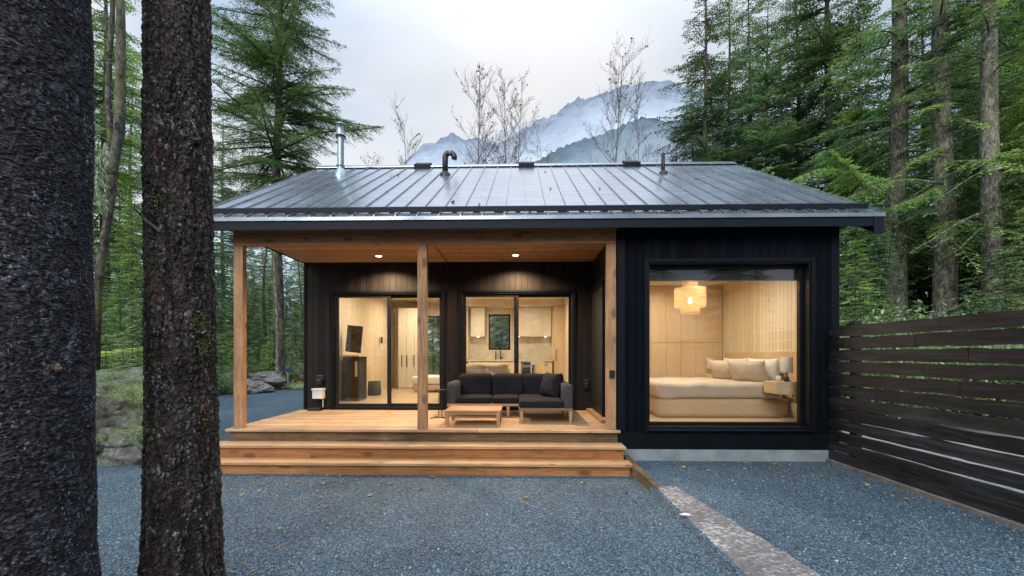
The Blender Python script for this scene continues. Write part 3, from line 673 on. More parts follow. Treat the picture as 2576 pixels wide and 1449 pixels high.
def pillow(w, h, t, n=18, seed=0, pinch=.55):
    """flat-lying pillow with pointed corners, thickness t, centred"""
    bm = bmesh.new(); bmesh.ops.create_cube(bm, size=2); bmesh.ops.subdivide_edges(bm, edges=bm.edges[:], cuts=n, use_grid_fill=True)
    for v in bm.verts:
        x, y, z = v.co
        e = max(0, (1-abs(x)**2.4)*(1-abs(y)**2.4))**pinch
        sx = 1-.09*(1-abs(y)**2)*abs(x)**3; sy = 1-.09*(1-abs(x)**2)*abs(y)**3
        nz = mnoise.noise(Vector((x*2.3+seed, y*2.3, z)))*.12*e
        v.co = Vector((x*w/2*sx, y*h/2*sy, z*t/2*(e*.96+.04)+nz*t*.5))
    me = bpy.data.meshes.new('m'); bm.to_mesh(me); bm.free(); return me
def put(name, me, mat, parent=None, Mx=None, smooth=True):
    me.name = name
    if Mx is not None: me.transform(Mx)
    if parent is not None: me.transform(Matrix.Translation(-parent.location))
    return link(name, me, mat, None, smooth) if parent is None else _par(link(name, me, mat, None, smooth), parent)
def _par(o, p): o.parent = p; return o
def place(name, me, mat, loc, rot, label, cat, group=None):
    me.name = name; o = link(name, me, mat, None, True); o.location = loc; o.rotation_euler = rot; tag(o, label, cat, group); return o

# indoor sofa and daybed
sf = thing('indoor_sofa', 'cream indoor sofa with a thrown blanket behind the right glass door', 'sofa', (-.9, 3.7, IZ))
put('seat', soft_box(-1.85, -.25, 3.5, 4.35, .55, .92, .07, 12, .02), M['linen_white'], sf)
put('backrest', soft_box(-1.85, -.27, 3.35, 3.62, .6, 1.22, .10, 14, .035, 3), M['linen_white'], sf)
put('blanket', soft_box(-1.6, -.32, 3.30, 3.66, .95, 1.275, .06, 14, .045, 9, 5), M['linen'], sf)
put('plinth', soft_box(-1.8, -.3, 3.42, 4.3, IZ, .55, .01, 2, 0), M['bedwood'], sf)
db = thing('daybed', 'cream cushioned daybed under the rear window at the left', 'daybed', (-2.6, 5.9, IZ))
put('base', soft_box(-3.0, -1.9, 5.5, 6.3, IZ+.05, .66, .02, 3, 0), M['bedwood'], db); put('mattress', soft_box(-3.02, -1.88, 5.48, 6.32, .661, .90, .08, 12, .015), M['linen_white'], db)
chx = px(1352, 5.6)
ch_ = thing('dining_chair', 'light wooden chair standing in front of the oven', 'chair', (chx, 5.6, IZ))
kb('seat', M['ply'], chx-.2, chx+.2, 5.4, 5.8, .88, .91, par=ch_)
for dx in (-.19, .16):
    for dy in (5.41, 5.76): kb('leg', M['ply_side'], chx+dx, chx+dx+.03, dy, dy+.03, IZ, .879, par=ch_)
m = MB(); m.box(chx-.19, chx-.16, 5.41, 5.44, .911, 1.3); m.box(chx+.16, chx+.19, 5.41, 5.44, .911, 1.3); m.box(chx-.159, chx+.159, 5.412, 5.438, 1.22, 1.30); m.build('backrest', M['linen_white'], ch_, bevel=.006)

# ---------------------------------------------------------------- bedroom
BZ = .49; BC = 2.95; BYB = 3.05
m = MB(); m.box(1.46, 4.28, .20, BYB, BZ-.05, BZ); m.build('floor', M['floorwood'], cabin)
m = MB(); m.box(1.46, 4.28, .301, BYB, BC, BC+.04); m.build('interior_ceiling', M['pine_ceil'], cabin)
m = MB(); m.box(4.27, 4.28, .20, BYB, BZ, BC); m.build('interior_wall', M['pine_side'], cabin)
m = MB(); m.box(1.46, 1.47, .20, BYB, BZ, BC); m.build('interior_wall', M['pine_side'], cabin)
m = MB(); m.box(1.46, 4.28, BYB+.5, BYB+.55, BZ, BC); m.build('interior_wall', M['pine'], cabin)
m = MB().wallx(1.46, 4.27, BZ, BC, .201, .215, [(WX0-.05, WX1+.05, WZ0, BC)]); m.build('interior_wall', M['pine'], cabin)
wd = thing('built_in_wardrobe', 'wall of flat oak wardrobe doors behind the bed', 'wardrobe', (3.0, BYB, BZ))
kb('carcass', M['ply'], 1.475, 4.267, BYB+.02, BYB+.49, BZ, 2.948, par=wd)
us = [px(u, BYB) for u in (1599, 1637, 1676, 1713, 1751)]
xs = [1.48] + us[1:] + [4.265]
for a, b in zip(xs[:-1], xs[1:]):
    kb('lower_door', M['ply'], a+.003, b-.003, BYB, BYB+.019, BZ+.02, 1.742, par=wd, bev=.0015)
    kb('upper_door', M['ply'], a+.003, b-.003, BYB, BYB+.019, 1.748, 2.88, par=wd, bev=.0015)
bed = thing('bed', 'wide oak platform bed with beige linen cover in the lit bedroom', 'bed', (3.25, 1.6, BZ))
put('platform', soft_box(2.20, 4.22, .80, 2.62, BZ, .785, .006, 3, 0), M['bedwood'], bed)
put('mattress', soft_box(2.26, 4.18, .84, 2.56, .70, 1.0, .06, 6, .0), M['linen_white'], bed)
put('duvet', soft_box(2.14, 4.09, .755, 2.64, .79, 1.04, .075, 34, .02, 5, 3.6), M['linen'], bed)
kb('headboard', M['ply_side'], 4.23, 4.269, .32, 2.9, .80, 1.535, par=bed)
# pillows: stand on the bed and lean on the headboard (the right wall)
def lean(w, h, t, x, y, z, tilt, yaw, name, mat, lab, seed):
    me = pillow(w, h, t, seed=seed)
    o = place(name, me, mat, (x, y, z), (0, 0, 0), lab, 'pillow', 'pillows on the bed')
    # local x = across the bed (world y), local y = up, thickness faces -x
    Rm = Matrix.Rotation(R(yaw), 4, 'Z') @ Matrix.Rotation(R(tilt), 4, 'Y') @ Matrix(((0, 0, -1, 0), (1, 0, 0, 0), (0, 1, 0, 0), (0, 0, 0, 1)))
    o.rotation_euler = Rm.to_euler(); return o
lean(.64, .42, .17, 4.08, 1.22, 1.22, 10, 14, 'pillow', M['linen_white'], 'white pillow nearest the window against the headboard', 1)
lean(.64, .42, .17, 4.10, 2.15, 1.22, 10, 14, 'pillow', M['linen_white'], 'white pillow on the far side of the bed behind a beige cushion', 2)
lean(.66, .44, .20, 3.84, 1.27, 1.20, 26, 32, 'cushion', M['linen'], 'beige linen cushion in front, nearest the window', 3)
lean(.64, .43, .19, 3.74, 1.85, 1.20, 26, 30, 'cushion', M['linen'], 'beige linen cushion in front on the far side of the bed', 4)
def nightstand(y0, y1, lab):
    n = thing('nightstand', lab, 'nightstand', (4.15, (y0+y1)/2, .90))
    kb('body', M['ply'], 3.79, 4.229, y0, y1, .90, 1.085, par=n, bev=.003)
    kb('drawer_front', M['ply_side'], 3.775, 3.789, y0+.004, y1-.004, .905, 1.08, par=n, bev=.002)
    return n
nightstand(.36, .70, 'floating oak nightstand by the window side of the bed'); nightstand(2.66, 3.0, 'floating oak nightstand on the far side of the bed')
def table_lamp(x, y, z, lab, s=1):
    l = thing('table_lamp', lab, 'lamp', (x, y, z))
    m = MB(); m.lathe((x, y, z), [(.0001, 0), (.06*s, 0), (.06*s, .015), (.018*s, .02), (.018*s, .14*s), (.0001, .14*s)], 16); m.build('base', M['teak_leg'], l, True)
    m = MB(); m.lathe((x, y, z), [(.085*s, .13*s), (.085*s, .37*s), (.082*s, .37*s), (.082*s, .13*s)], 24); m.build('lamp_shade', M['shade'], l, True)
table_lamp(4.04, .56, 1.086, 'table lamp with pale drum shade at the right edge of the window'); table_lamp(3.93, 2.86, 1.086, 'table lamp with pale drum shade on the far nightstand', .9)
m = MB(); m.lathe((3.86, .46, 1.086), [(.0001, 0), (.035, 0), (.035, .08), (.03, .08), (.03, .02), (.0001, .02)], 14); o = m.build('mug', M['white_cab'], None, True, loc=(3.86, .46, 1.086)); tag(o, 'small cream mug on the nightstand by the window', 'mug')
m = MB(); m.lathe((3.96, .43, 1.086), [(.0001, 0), (.03, .0), (.036, .04), (.025, .075), (.0001, .08)], 12); o = m.build('jar', M['iron'], None, True, loc=(3.96, .43, 1.086)); tag(o, 'small dark jar beside the mug on the nightstand', 'jar')
m = MB(); m.tube([(4.13, .55, .90), (4.08, .5, .80), (4.15, .42, .75), (4.11, .38, .66), (4.23, .34, .60)], .008, 6); o = m.build('lamp_cord', M['black_plastic'], None, True, loc=(4.2, .5, .9)); tag(o, 'black lamp cord hanging below the near nightstand', 'cord')
m = MB(); m.box(4.255, 4.269, 2.78, 2.86, 1.66, 1.78); o = m.build('light_switch', M['white_plastic'], None, bevel=.004, loc=(4.33, 2.82, 1.72)); tag(o, 'white switch on the bedroom wall above the far lamp', 'switch')
# pendant: three stacked woven drums
pc = (3.0, 1.60)
pd = thing('pendant_lamp', 'three tiered woven cane pendant lamp hanging over the bed', 'pendant lamp', (pc[0], pc[1], BC))
def weave(name):
    t = NT(name); c = t.coord(); sp = t.n('ShaderNodeSeparateXYZ'); t.l(c, sp.inputs[0]); n = t.noise(t.mapping(c, (4,4,70)), 1.2, 3)
    ang = t.math('ARCTAN2', sp.outputs[1], sp.outputs[0])
    a = t.math('SINE', t.math('MULTIPLY', ang, 90)); b = t.math('SINE', t.math('MULTIPLY', sp.outputs[2], 420))
    f = t.math('GREATER_THAN', t.math('ADD', t.math('MAXIMUM', a, b), t.math('MULTIPLY', t.math('SUBTRACT', n, .5), 1.5)), .30)
    df = t.n('ShaderNodeBsdfDiffuse'); tl = t.n('ShaderNodeBsdfTranslucent'); col = t.ramp(n, [(.3, (.42,.26,.10)), (.7, (.75,.52,.27))]); t.l(col, df.inputs[0]); t.l(col, tl.inputs[0])
    m1 = t.n('ShaderNodeMixShader'); m1.inputs[0].default_value = .5; t.l(df.outputs[0], m1.inputs[1]); t.l(tl.outputs[0], m1.inputs[2])
    tr = t.n('ShaderNodeBsdfTransparent'); m2 = t.n('ShaderNodeMixShader'); t.l(f, m2.inputs[0]); t.l(tr.outputs[0], m2.inputs[1]); t.l(m1.outputs[0], m2.inputs[2])
    t.t.nodes.remove(t.b); t.l(m2.outputs[0], t.out.inputs[0]); return t.m
M['weave'] = weave('woven_cane')
zc = pz(712, pc[1], 1730)
ztop = zc; z1_ = pz(728, pc[1], 1730); z2_ = pz(773, pc[1], 1730); z3_ = pz(787, pc[1], 1730)
m = MB()
for (r0, za, zb) in ((.128, ztop, z1_), (.262, z1_+.012, z2_), (.158, z2_+.01, z3_)):
    m.lathe((pc[0], pc[1], 0), [(r0, za), (r0, zb)], 48)
m.lathe((pc[0], pc[1], 0), [(.128, z1_+.012), (.262, z1_+.012)], 48); m.lathe((pc[0], pc[1], 0), [(.158, z2_), (.262, z2_)], 48)
m.build('lamp_shade', M['weave'], pd)
m = MB()
for (r0, z) in ((.128, ztop), (.263, z1_+.012), (.263, z2_), (.159, z3_), (.128, z1_+.014)):
    m.tube([(pc[0]+r0*math.cos(a*math.pi/16), pc[1]+r0*math.sin(a*math.pi/16), z) for a in range(33)], .005, 6, False)
m.build('rim', M['ply_side'], pd)
m = MB(); m.tube([(pc[0], pc[1], BC), (pc[0], pc[1], zc-.18)], .004, 6); m.build('cord', M['white_plastic'], pd)
zb_ = pz(757, pc[1], 1730)
m = MB(); m.lathe((pc[0], pc[1], zb_), [(.0001, -.045), (.022, -.038), (.03, -.01), (.024, .03), (.014, .06), (.0001, .062)], 16); m.build('bulb', M['bulb'], pd, True)
ld = bpy.data.lights.new('pendant_bulb', 'POINT'); ld.energy = 3; ld.color = (1, .70, .38); ld.shadow_soft_size = .05
lo = bpy.data.objects.new('pendant_bulb', ld); COL.objects.link(lo); lo.location = (0, 0, zb_-.08-BC); lo.parent = pd
for (x, y) in ((2.1, 1.1), (3.15, 1.0), (2.7, 2.1)): ceil_lamp(x, y, BC, 22, .06, col=(1, .89, .71))

# ================================================================== PORCH FURNITURE
so = thing('outdoor_sofa', 'charcoal L-shaped outdoor sofa with wooden legs on the porch', 'sofa', (-.25, 1.2, DZ))
yF, yC, yK = 1.12, .54, 1.92           # front of the sofa, front of the chaise, back
def sb(name, mat, x0, x1, y0, y1, z0, z1, r=.03, amp=.006, seed=0, n=12): return put(name, soft_box(x0, x1, y0, y1, z0, z1, r, n, amp, seed), mat, so)
xA, xB_, xC0, xC1 = px(1124.5, yF), px(1440.5, yC+.05), px(1305, yC), px(1418, yC)
a1 = px(1151, yF)
sb('arm', M['charcoal_weave'], xA, a1-.02, yF, yK, .625, 1.015, .012, .0, n=4)
sb('arm', M['charcoal_weave'], xC1+.005, xB_, yC, yK, .625, 1.02, .012, .0, n=4)
sb('back_panel', M['charcoal_weave'], a1-.019, xC1+.004, yK-.10, yK, .625, 1.0, .012, 0, n=4)
b1, b2, b3 = px(1236.6, 1.65), px(1317, 1.65), px(1402, 1.65)
for i, (p0, p1) in enumerate(((px(1153, 1.65), b1), (b1, b2), (b2, b3))): sb('back_cushion', M['charcoal'], p0+.004, p1-.004, yK-.33, yK-.10, .74, 1.145, .055, .018, i*3)
s1 = px(1235.5, yF)
sb('seat_cushion', M['charcoal'], a1-.015, s1-.002, yF-.0, yK-.2, .665, .775, .035, .008, 11)
sb('seat_cushion', M['charcoal'], s1+.002, xC0-.003, yF-.0, yK-.2, .665, .775, .035, .008, 13)
sb('chaise_cushion', M['charcoal'], xC0, xC1, yC, yK-.2, .665, .778, .035, .008, 15)
me = pillow(.46, .44, .30, seed=8, pinch=.42); so_p = put('corner_cushion', me, M['charcoal'], so, Matrix.Translation((xC1-.13, 1.28, .965)) @ Matrix.Rotation(R(30), 4, 'Z') @ Matrix.Rotation(R(14), 4, 'Y') @ Matrix(((0,0,-1,0),(1,0,0,0),(0,1,0,0),(0,0,0,1))))
m = MB(); m.box(xA, xC0, yF, yF+.035, .622, .662); m.box(xA, xB_, yK-.04, yK, .6225, .6245); m.box(xC0, xB_, yC, yC+.035, .622, .662); m.box(xC0, xC0+.035, yC+.035, yF, .622, .662); m.box(xB_-.03, xB_, yC+.035, yK-.04, .6005, .6245); m.box(xA, xB_, yF+.036, yK-.05, .64, .664)
m.build('frame', M['teak'], so, bevel=.003)
def leg(x, y, z1=.622, w=.055, par=so, h0=DZ, t=.65):
    m = MB(); h = w/2; g = h*t
    m.add([(x-g, y-g, h0), (x+g, y-g, h0), (x+g, y+g, h0), (x-g, y+g, h0), (x-h, y-h, z1), (x+h, y-h, z1), (x+h, y+h, z1), (x-h, y+h, z1)], [(0,3,2,1), (4,5,6,7), (0,1,5,4), (1,2,6,5), (2,3,7,6), (3,0,4,7)])
    m.build('leg', M['teak_leg'], par, bevel=.003)
for (x, y) in ((xA+.035, yF+.035), (px(1278, yF), yF+.035), (xC0+.04, yC+.035), (xB_-.035, yC+.035), (xA+.035, yK-.035), (xB_-.035, yK-.035), (px(1425, yK-.1)-.02, 1.45)): leg(x, y)
# coffee table
ty0, ty1 = .23, .86; tx0, tx1 = px(1117.5, ty0), px(1260, ty0)
tb = thing('coffee_table', 'low slatted wooden coffee table in front of the charcoal sofa', 'coffee table', ((tx0+tx1)/2, (ty0+ty1)/2, DZ))
m = MB()
n = 6; w_ = (ty1-ty0)/n
for i in range(n): m.box(tx0, tx1, ty0+i*w_+.002, ty0+(i+1)*w_-.002, .643, .663)
m.build('table_top', M['teak'], tb, bevel=.002)
m = MB(); m.frame(tx0+.012, tx1-.012, .60, .6425, ty0+.012, ty0+.034, .001) if False else m.box(tx0+.012, tx1-.012, ty0+.012, ty0+.034, .605, .6425); m.box(tx0+.012, tx1-.012, ty1-.034, ty1-.012, .605, .6425); m.box(tx0+.012, tx0+.034, ty0+.034, ty1-.034, .605, .6425); m.box(tx1-.034, tx1-.012, ty0+.034, ty1-.034, .605, .6425)
m.build('apron', M['teak'], tb)
for (x, y) in ((tx0+.035, ty0+.035), (tx1-.04, ty0+.035), (tx0+.035, ty1-.035), (tx1-.04, ty1-.035)): leg(x, y, .642, .062, tb)
# slim wire side table
sx, sy = px(1107, 1.0), 1.05
sd = thing('side_table', 'slim black wire side table between the middle post and the sofa', 'side table', (sx, sy, DZ))
m = MB(); m.lathe((sx, sy, 0), [(.0001, .905), (.10, .905), (.10, .895), (.0001, .895)], 24); m.build('table_top', M['iron'], sd)
for dx in (-.03, .02): m = MB(); m.tube([(sx+dx, sy, DZ+.01), (sx+dx, sy, .9)], .006, 6); m.build('leg', M['iron'], sd)
m = MB(); m.tube([(sx-.16, sy-.08, DZ+.008), (sx, sy, DZ+.012), (sx+.12, sy+.1, DZ+.008)], .006, 6); m.tube([(sx-.12, sy+.1, DZ+.008), (sx, sy, DZ+.012), (sx+.1, sy-.09, DZ+.008)], .006, 6); m.build('foot', M['iron'], sd)
# ================================================================== GROUND
def ground_h(x, y):
    left = -.07 if x < 1.4725 else 0.0
    if y < -1.3 and x < 1.4725: left = -.07 + .05*min(1, (-1.3-y)/2.5)
    n = mnoise.noise(Vector((x*.5, y*.5, 0)))*.02 + mnoise.noise(Vector((x*1.7, y*1.7, 3)))*.008
    if -5.2 < x < 4.6 and -1.2 < y < 8: n *= .15
    far = max(0, math.hypot(x, y-10)-26)
    return left + n + min(far*.03, 1.0)*mnoise.noise(Vector((x*.03, y*.03, 1)))*2.5
xs = sorted(set([-900, -400, -200, -120, -80, -55, -40, -30, -24] + [round(-20+i*.5, 3) for i in range(0, 97)] + [1.47, 1.475, 1.49] + [34, 44, 60, 90, 150, 300, 900]))
ys = sorted(set([-300, -120, -60, -30, -20, -15] + [round(-12+i*.5, 3) for i in range(0, 84)] + [34, 40, 50, 65, 90, 130, 200, 400, 900, 1400]))
V = [(x, y, ground_h(x, y)) for y in ys for x in xs]; nx = len(xs)
Fq = [(j*nx+i, j*nx+i+1, (j+1)*nx+i+1, (j+1)*nx+i) for j in range(len(ys)-1) for i in range(nx-1)]
g = link('ground', np_mesh('ground', V, Fq), M['gravel'], None, True); tag(g, 'blue grey crushed gravel yard', None, None, 'structure')

# concrete strip running from the yard edge to the cabin
N = 60; vs = []; 
for i in range(N+1):
    y = -9 + i*(9-1.20)/N; wv = .006*mnoise.noise(Vector((0, y*2, 5)))
    xr = 2.0 + .012*mnoise.noise(Vector((3, y*2.5, 5)))
    if y > -3: xr = 2.0 - (y+3)*.155 + .03*mnoise.noise(Vector((3, y*7, 5)))
    vs += [(1.50+wv, y, -.10), (1.505+wv, y, .010), (1.515+wv, y, .016), (xr, y, .016), (xr+.02, y, -.02)]
fs = [(i*5+k, i*5+k+1, (i+1)*5+k+1, (i+1)*5+k) for i in range(N) for k in range(4)] + [(N*5, N*5+1, N*5+2, N*5+3, N*5+4)]
m = MB(); m.add(vs, fs); o = m.build('path', M['path']); tag(o, 'pebbly concrete strip across the gravel', None, None, 'structure')
m = MB(); Z0 = -.13
m.add([(1.40, -.50, Z0), (1.50, -1.32, Z0), (1.545, -1.30, Z0), (1.50, -.02, Z0), (1.40, -.02, Z0), (1.40, -.50, .085), (1.50, -1.32, .012), (1.545, -1.30, .012), (1.50, -.02, .085), (1.425, -.02, .085)],
      [(0,1,2,3,4), (5,6,7,8,9), (0,1,6,5), (1,2,7,6), (2,3,8,7), (3,4,9,8), (4,0,5,9)])
o = m.build('edging_board', M['cedar_old'], None, bevel=.004, loc=(1.45, -.7, 0)); tag(o, 'weathered timber edging board beside the porch steps', 'edging board')

# pale packed road on the far side of the fence
t = NT('pale_road'); c0 = t.coord(); n0 = t.noise(c0, 6, 7, .75); t.set(Base_Color=t.ramp(n0, [(.3, (.15,.165,.17)), (.7, (.32,.34,.35))]), Roughness=.9, Normal=t.bump(n0, .6, .02))
RW = [(-9, 4.75, 13), (-4, 4.75, 12.5), (0, 4.8, 11.0), (1.5, 5.6, 10.5), (4, 7.4, 12), (8, 11, 17), (14, 17, 26), (24, 24, 40), (40, 34, 60)]
V = [];
for (ya, xa, xb), (yb, xc, xd) in zip(RW[:-1], RW[1:]):
    for k in range(8):
        f = k/8; V.append((ya+(yb-ya)*f, xa+(xc-xa)*f, xb+(xd-xb)*f))
V.append(RW[-1]); vs = [(xa+(xb-xa)*q/14, y, ground_h(xa+(xb-xa)*q/14, y)+.035) for y, xa, xb in V for q in range(15)]
o = link('road', np_mesh('road', vs, [(j*15+q, j*15+q+1, (j+1)*15+q+1, (j+1)*15+q) for j in range(len(V)-1) for q in range(14)]), t.m, None, True); tag(o, 'pale packed road behind the fence', None, None, 'structure')

# ================================================================== FENCE
fence = thing('slat_fence', 'dark brown stained horizontal board fence with light showing through the gaps', 'fence', (4.28, -2.7, 0))
FX = 4.28
gaps = [1.725, 1.563, 1.402, 1.245, 1.08, .93, .774, .618, .463, .315, .178]
edges = [1.872] + gaps + [.035]
for i in range(len(edges)-1):
    zt, zb = edges[i] - (.0 if i == 0 else .0105), edges[i+1] + .0105
    y = -.005; jn = 0
    joints = [y0 for y0 in (-.005, -1.25-.9*random.random(), -3.1-.5*random.random(), -5.6)]
    m = MB()
    for a, b in zip(joints[:-1], joints[1:]):
        n = int(abs(b-a)/.05); tw = random.uniform(-.004, .004); dz = random.uniform(-.005, .005); vs = []
        for k in range(n+1):
            yy = a - .002 + (b-a+.004)*k/n; e1 = (.0035+.003*(yy < -1.2))*mnoise.noise(Vector((yy*3, i*5, 0)))*2 + dz; e2 = (.0035+.003*(yy < -1.2))*mnoise.noise(Vector((yy*3, i*5, 9)))*2 + dz
            sp = .006*(yy/-2.5)*((i*7 % 5)/5-.3)
            xo = .006*mnoise.noise(Vector((yy*1.5, i*3, 4))) + tw
            vs += [(FX-.017+xo, yy, zb+e2+sp), (FX-.017+xo, yy, zt+e1-sp), (FX+.017+xo, yy, zt+e1-sp), (FX+.017+xo, yy, zb+e2+sp)]
        fs = [(k*4+q, k*4+(q+1) % 4, (k+1)*4+(q+1) % 4, (k+1)*4+q) for k in range(n) for q in range(4)] + [(0,1,2,3), (n*4, n*4+3, n*4+2, n*4+1)]
        m.add(vs, fs)
    m.build('slat', M['fence'], fence)
for y in (-.36, -2.75, -4.9):
    m = MB(); m.box(FX+.03, FX+.115, y-.05, y+.05, -.1, 1.93 if y > -1 else 1.80); m.build('post', M['fence'], fence, bevel=.004)
m = MB(); m.box(FX-.055, FX-.022, -5.6, -.01, -.03, .045); m.build('base_rail', plain('dusty_rail', (.17,.145,.12), .85, 0, .35, 9, .5, 50), fence, bevel=.003)

# ================================================================== FOLIAGE GENERATORS
def leaf_quads(P, D, Nn, L, W):
    """diamond leaves: base P, direction D, side axis from normal Nn, length L, width W"""
    side = np.cross(D, Nn); side /= (np.linalg.norm(side, axis=1, keepdims=True)+1e-9)
    L = L[:, None]; W = W[:, None]
    a = P; b = P + D*L*.45 + side*W*.5; c = P + D*L; d = P + D*L*.45 - side*W*.5
    V = np.stack([a, b, c, d], 1).reshape(-1, 3); n = len(P)
    return V, np.arange(n*4).reshape(n, 4)
def norm(a): return a/(np.linalg.norm(a, axis=-1, keepdims=True)+1e-9)
def conifer(seed, H, base, R0, dz=.24, per=5, step=.13, lstep=.075, lsize=.09, droop=.25, taper=.9, trunk_r=.17, drop=.12, topfac=.05, twl=.34, bare=True, lean=0, sub=1.0, cap=1e9):
    """returns trunk mesh, limbs mesh, needles mesh (origin at the foot)"""
    rg = np.random.default_rng(seed); wood_ = MB(); Vs = []; n0 = 0; LV = []
    ph = rg.uniform(0, 6)
    ax = lambda z: np.array([lean*z + .05*math.sin(z*.5+ph), .05*math.cos(z*.43+ph), z])
    tr = MB(); zs = np.linspace(-.3, H, 26)
    tr.tube([ax(z) for z in zs], [max(.012, trunk_r*(1-max(0, z)/H)**.85*(1+.25*math.exp(-max(z, 0)*3))) for z in zs], 12)
    z = base*(.45 if bare else 1)
    while z < H-.15:
        if z > cap: break
        fr = (z-base)/(H-base)
        for k in range(per):
            az = rg.uniform(0, 2*math.pi)
            if fr < 0:
                if rg.random() < .80: continue
                L = R0*rg.uniform(.15, .42); twd = .06
            else:
                if rg.random() < drop: continue
                L = R0*((1-fr)**taper*(1-topfac)+topfac)*rg.uniform(.55, 1.12)*min(1, .62+fr*3.2); twd = 1
            e0 = rg.uniform(-.05, .28) + .35*max(0, fr)**2 - (.2 if fr < .2 else 0); sag = droop*rg.uniform(.6, 1.5)
            h = np.array([math.cos(az), math.sin(az), 0]); sd = np.array([-math.sin(az), math.cos(az), 0]); cv = rg.uniform(-.18, .18)
            B = ax(z)
            def pos(t):
                t = np.asarray(t)[..., None]
                return B + h*L*t + sd*cv*L*t**2 + np.array([0, 0, 1.])*(e0*L*t - sag*L*t**2 + .28*sag*L*t**4)
            ts = np.linspace(0, 1, 6); r0 = min(trunk_r*.35, .008+.011*L)
            wood_.tube([tuple(p) for p in pos(ts)], [r0*(1-.85*t)+.002 for t in ts], 4, False)
            if twd < .5: 
                continue
            nt = max(4, int(L/step)); tt = np.repeat(np.linspace(.13, .985, nt), 2) + rg.uniform(-.02, .02, nt*2)
            sgn = np.tile([1., -1.], nt)
            P0 = pos(tt); tang = norm(pos(tt+.02)-P0)
            out = norm(tang*.62 + sd*sgn[:, None]*rg.uniform(.6, 1.0, (nt*2, 1)) + np.array([0, 0, 1.])*rg.uniform(-.28, .10, (nt*2, 1)))
            tl = np.clip(L*twl*(1-tt)**.75+.10, .10, .95)*rg.uniform(.55, 1.15, nt*2)
            keep = (rg.random(nt*2) > .10) & (tt*L > .22*min(1, L)*.8); P0, out, tl, tang = P0[keep], out[keep], tl[keep], tang[keep]
            if not len(P0): continue
            nl = np.maximum(2, (tl/lstep).astype(int)); idx = np.repeat(np.arange(len(P0)), nl*2)
            loc = np.concatenate([np.repeat((np.arange(q)+.3)/q, 2) for q in nl]); s2 = np.concatenate([np.tile([1., -1.], q) for q in nl])
            base_p = P0[idx] + out[idx]*(tl[idx]*loc)[:, None] + np.array([0, 0, -1.])*(tl[idx]*loc**2*.22)[:, None]
            up = norm(np.array([0, 0, 1.]) + rg.normal(0, .35, (len(idx), 3)))
            sv = norm(np.cross(out[idx], np.array([0, 0, 1.])))
            dr = norm(out[idx]*.75 + sv*s2[:, None]*.75 + np.array([0, 0, 1.])*rg.normal(-.12, .22, (len(idx), 1)))
            ls = lsize*rg.uniform(.6, 1.25, len(idx))*(1-.35*loc)
            v, f = leaf_quads(base_p, dr, up, ls, ls*.36); Vs.append(v)
        z += dz*rg.uniform(.6, 1.4)
    V = np.concatenate(Vs); return tr, wood_, (V, np.arange(len(V)).reshape(-1, 4))
def bush_np(seed, R0, H, n, ls, flat=.6, stems=14):
    rg = np.random.default_rng(seed); Vs = []; w = MB()
    for s in range(stems):
        az = rg.uniform(0, 6.28); L = R0*rg.uniform(.5, 1.05); hz = H*rg.uniform(.45, 1.05)
        h = np.array([math.cos(az), math.sin(az), 0]); k = n//stems
        t = rg.uniform(.12, 1, k)**.8
        f = lambda t: np.outer(t, h*L) + np.outer(np.sin(np.clip(t, 0, 1)*1.9)/math.sin(1.57), [0, 0, hz])*1.0
        ts = np.linspace(0, 1, 5); w.tube([tuple(p) for p in f(ts)], [.012*(1-.8*q)+.002 for q in ts], 4, False)
        P = f(t) + rg.normal(0, 1, (k, 3))*np.array([R0*.13, R0*.13, H*.10])*(.4+t[:, None])
        D = norm(h*.6 + rg.normal(0, .8, (k, 3)) + np.array([0, 0, .15])); up = norm(np.array([0, 0, 1.]) + rg.normal(0, .6, (k, 3)))
        l = ls*rg.uniform(.5, 1.3, k); v, _ = leaf_quads(P, D, up, l, l*.5); Vs.append(v)
    V = np.concatenate(Vs); V[:, 2] = np.maximum(V[:, 2], .01); return w, (V, np.arange(len(V)).reshape(-1, 4))
def tree_obj(name, label, cat, group, parts, mats, loc, rotz=0, scale=1):
    tr, wd_, nd = parts
    t = thing(name, label, cat, (0, 0, 0), group)
    if tr is not None:
        if wd_.v: tr.add(wd_.v, wd_.f)
        tr.build('trunk', mats[0], t, True)
    elif wd_ is not None and wd_.v: wd_.build('stems', mats[0], t)
    o = link('crown' if tr is not None else 'foliage', np_mesh('crown', *nd), mats[1], t)
    t.location = loc; t.rotation_euler = (0, 0, rotz); t.scale = (scale,)*3
    return t
def gxy(u, depth): y = depth+CAMY; return (px(u, y), y, ground_h(px(u, y), y)-.02)

# --- the tall fir left behind the cabin
tree_obj('fir_tree', 'tall dark fir with a wide drooping crown behind the chimney end of the roof', 'tree', None,
         conifer(3, 23, 7.2, 4.8, .25, 6, .085, .06, .105, .15, .85, .24, .30, twl=.32), (M['bark'], M['needle']), gxy(699, 19), 0, 1.118)
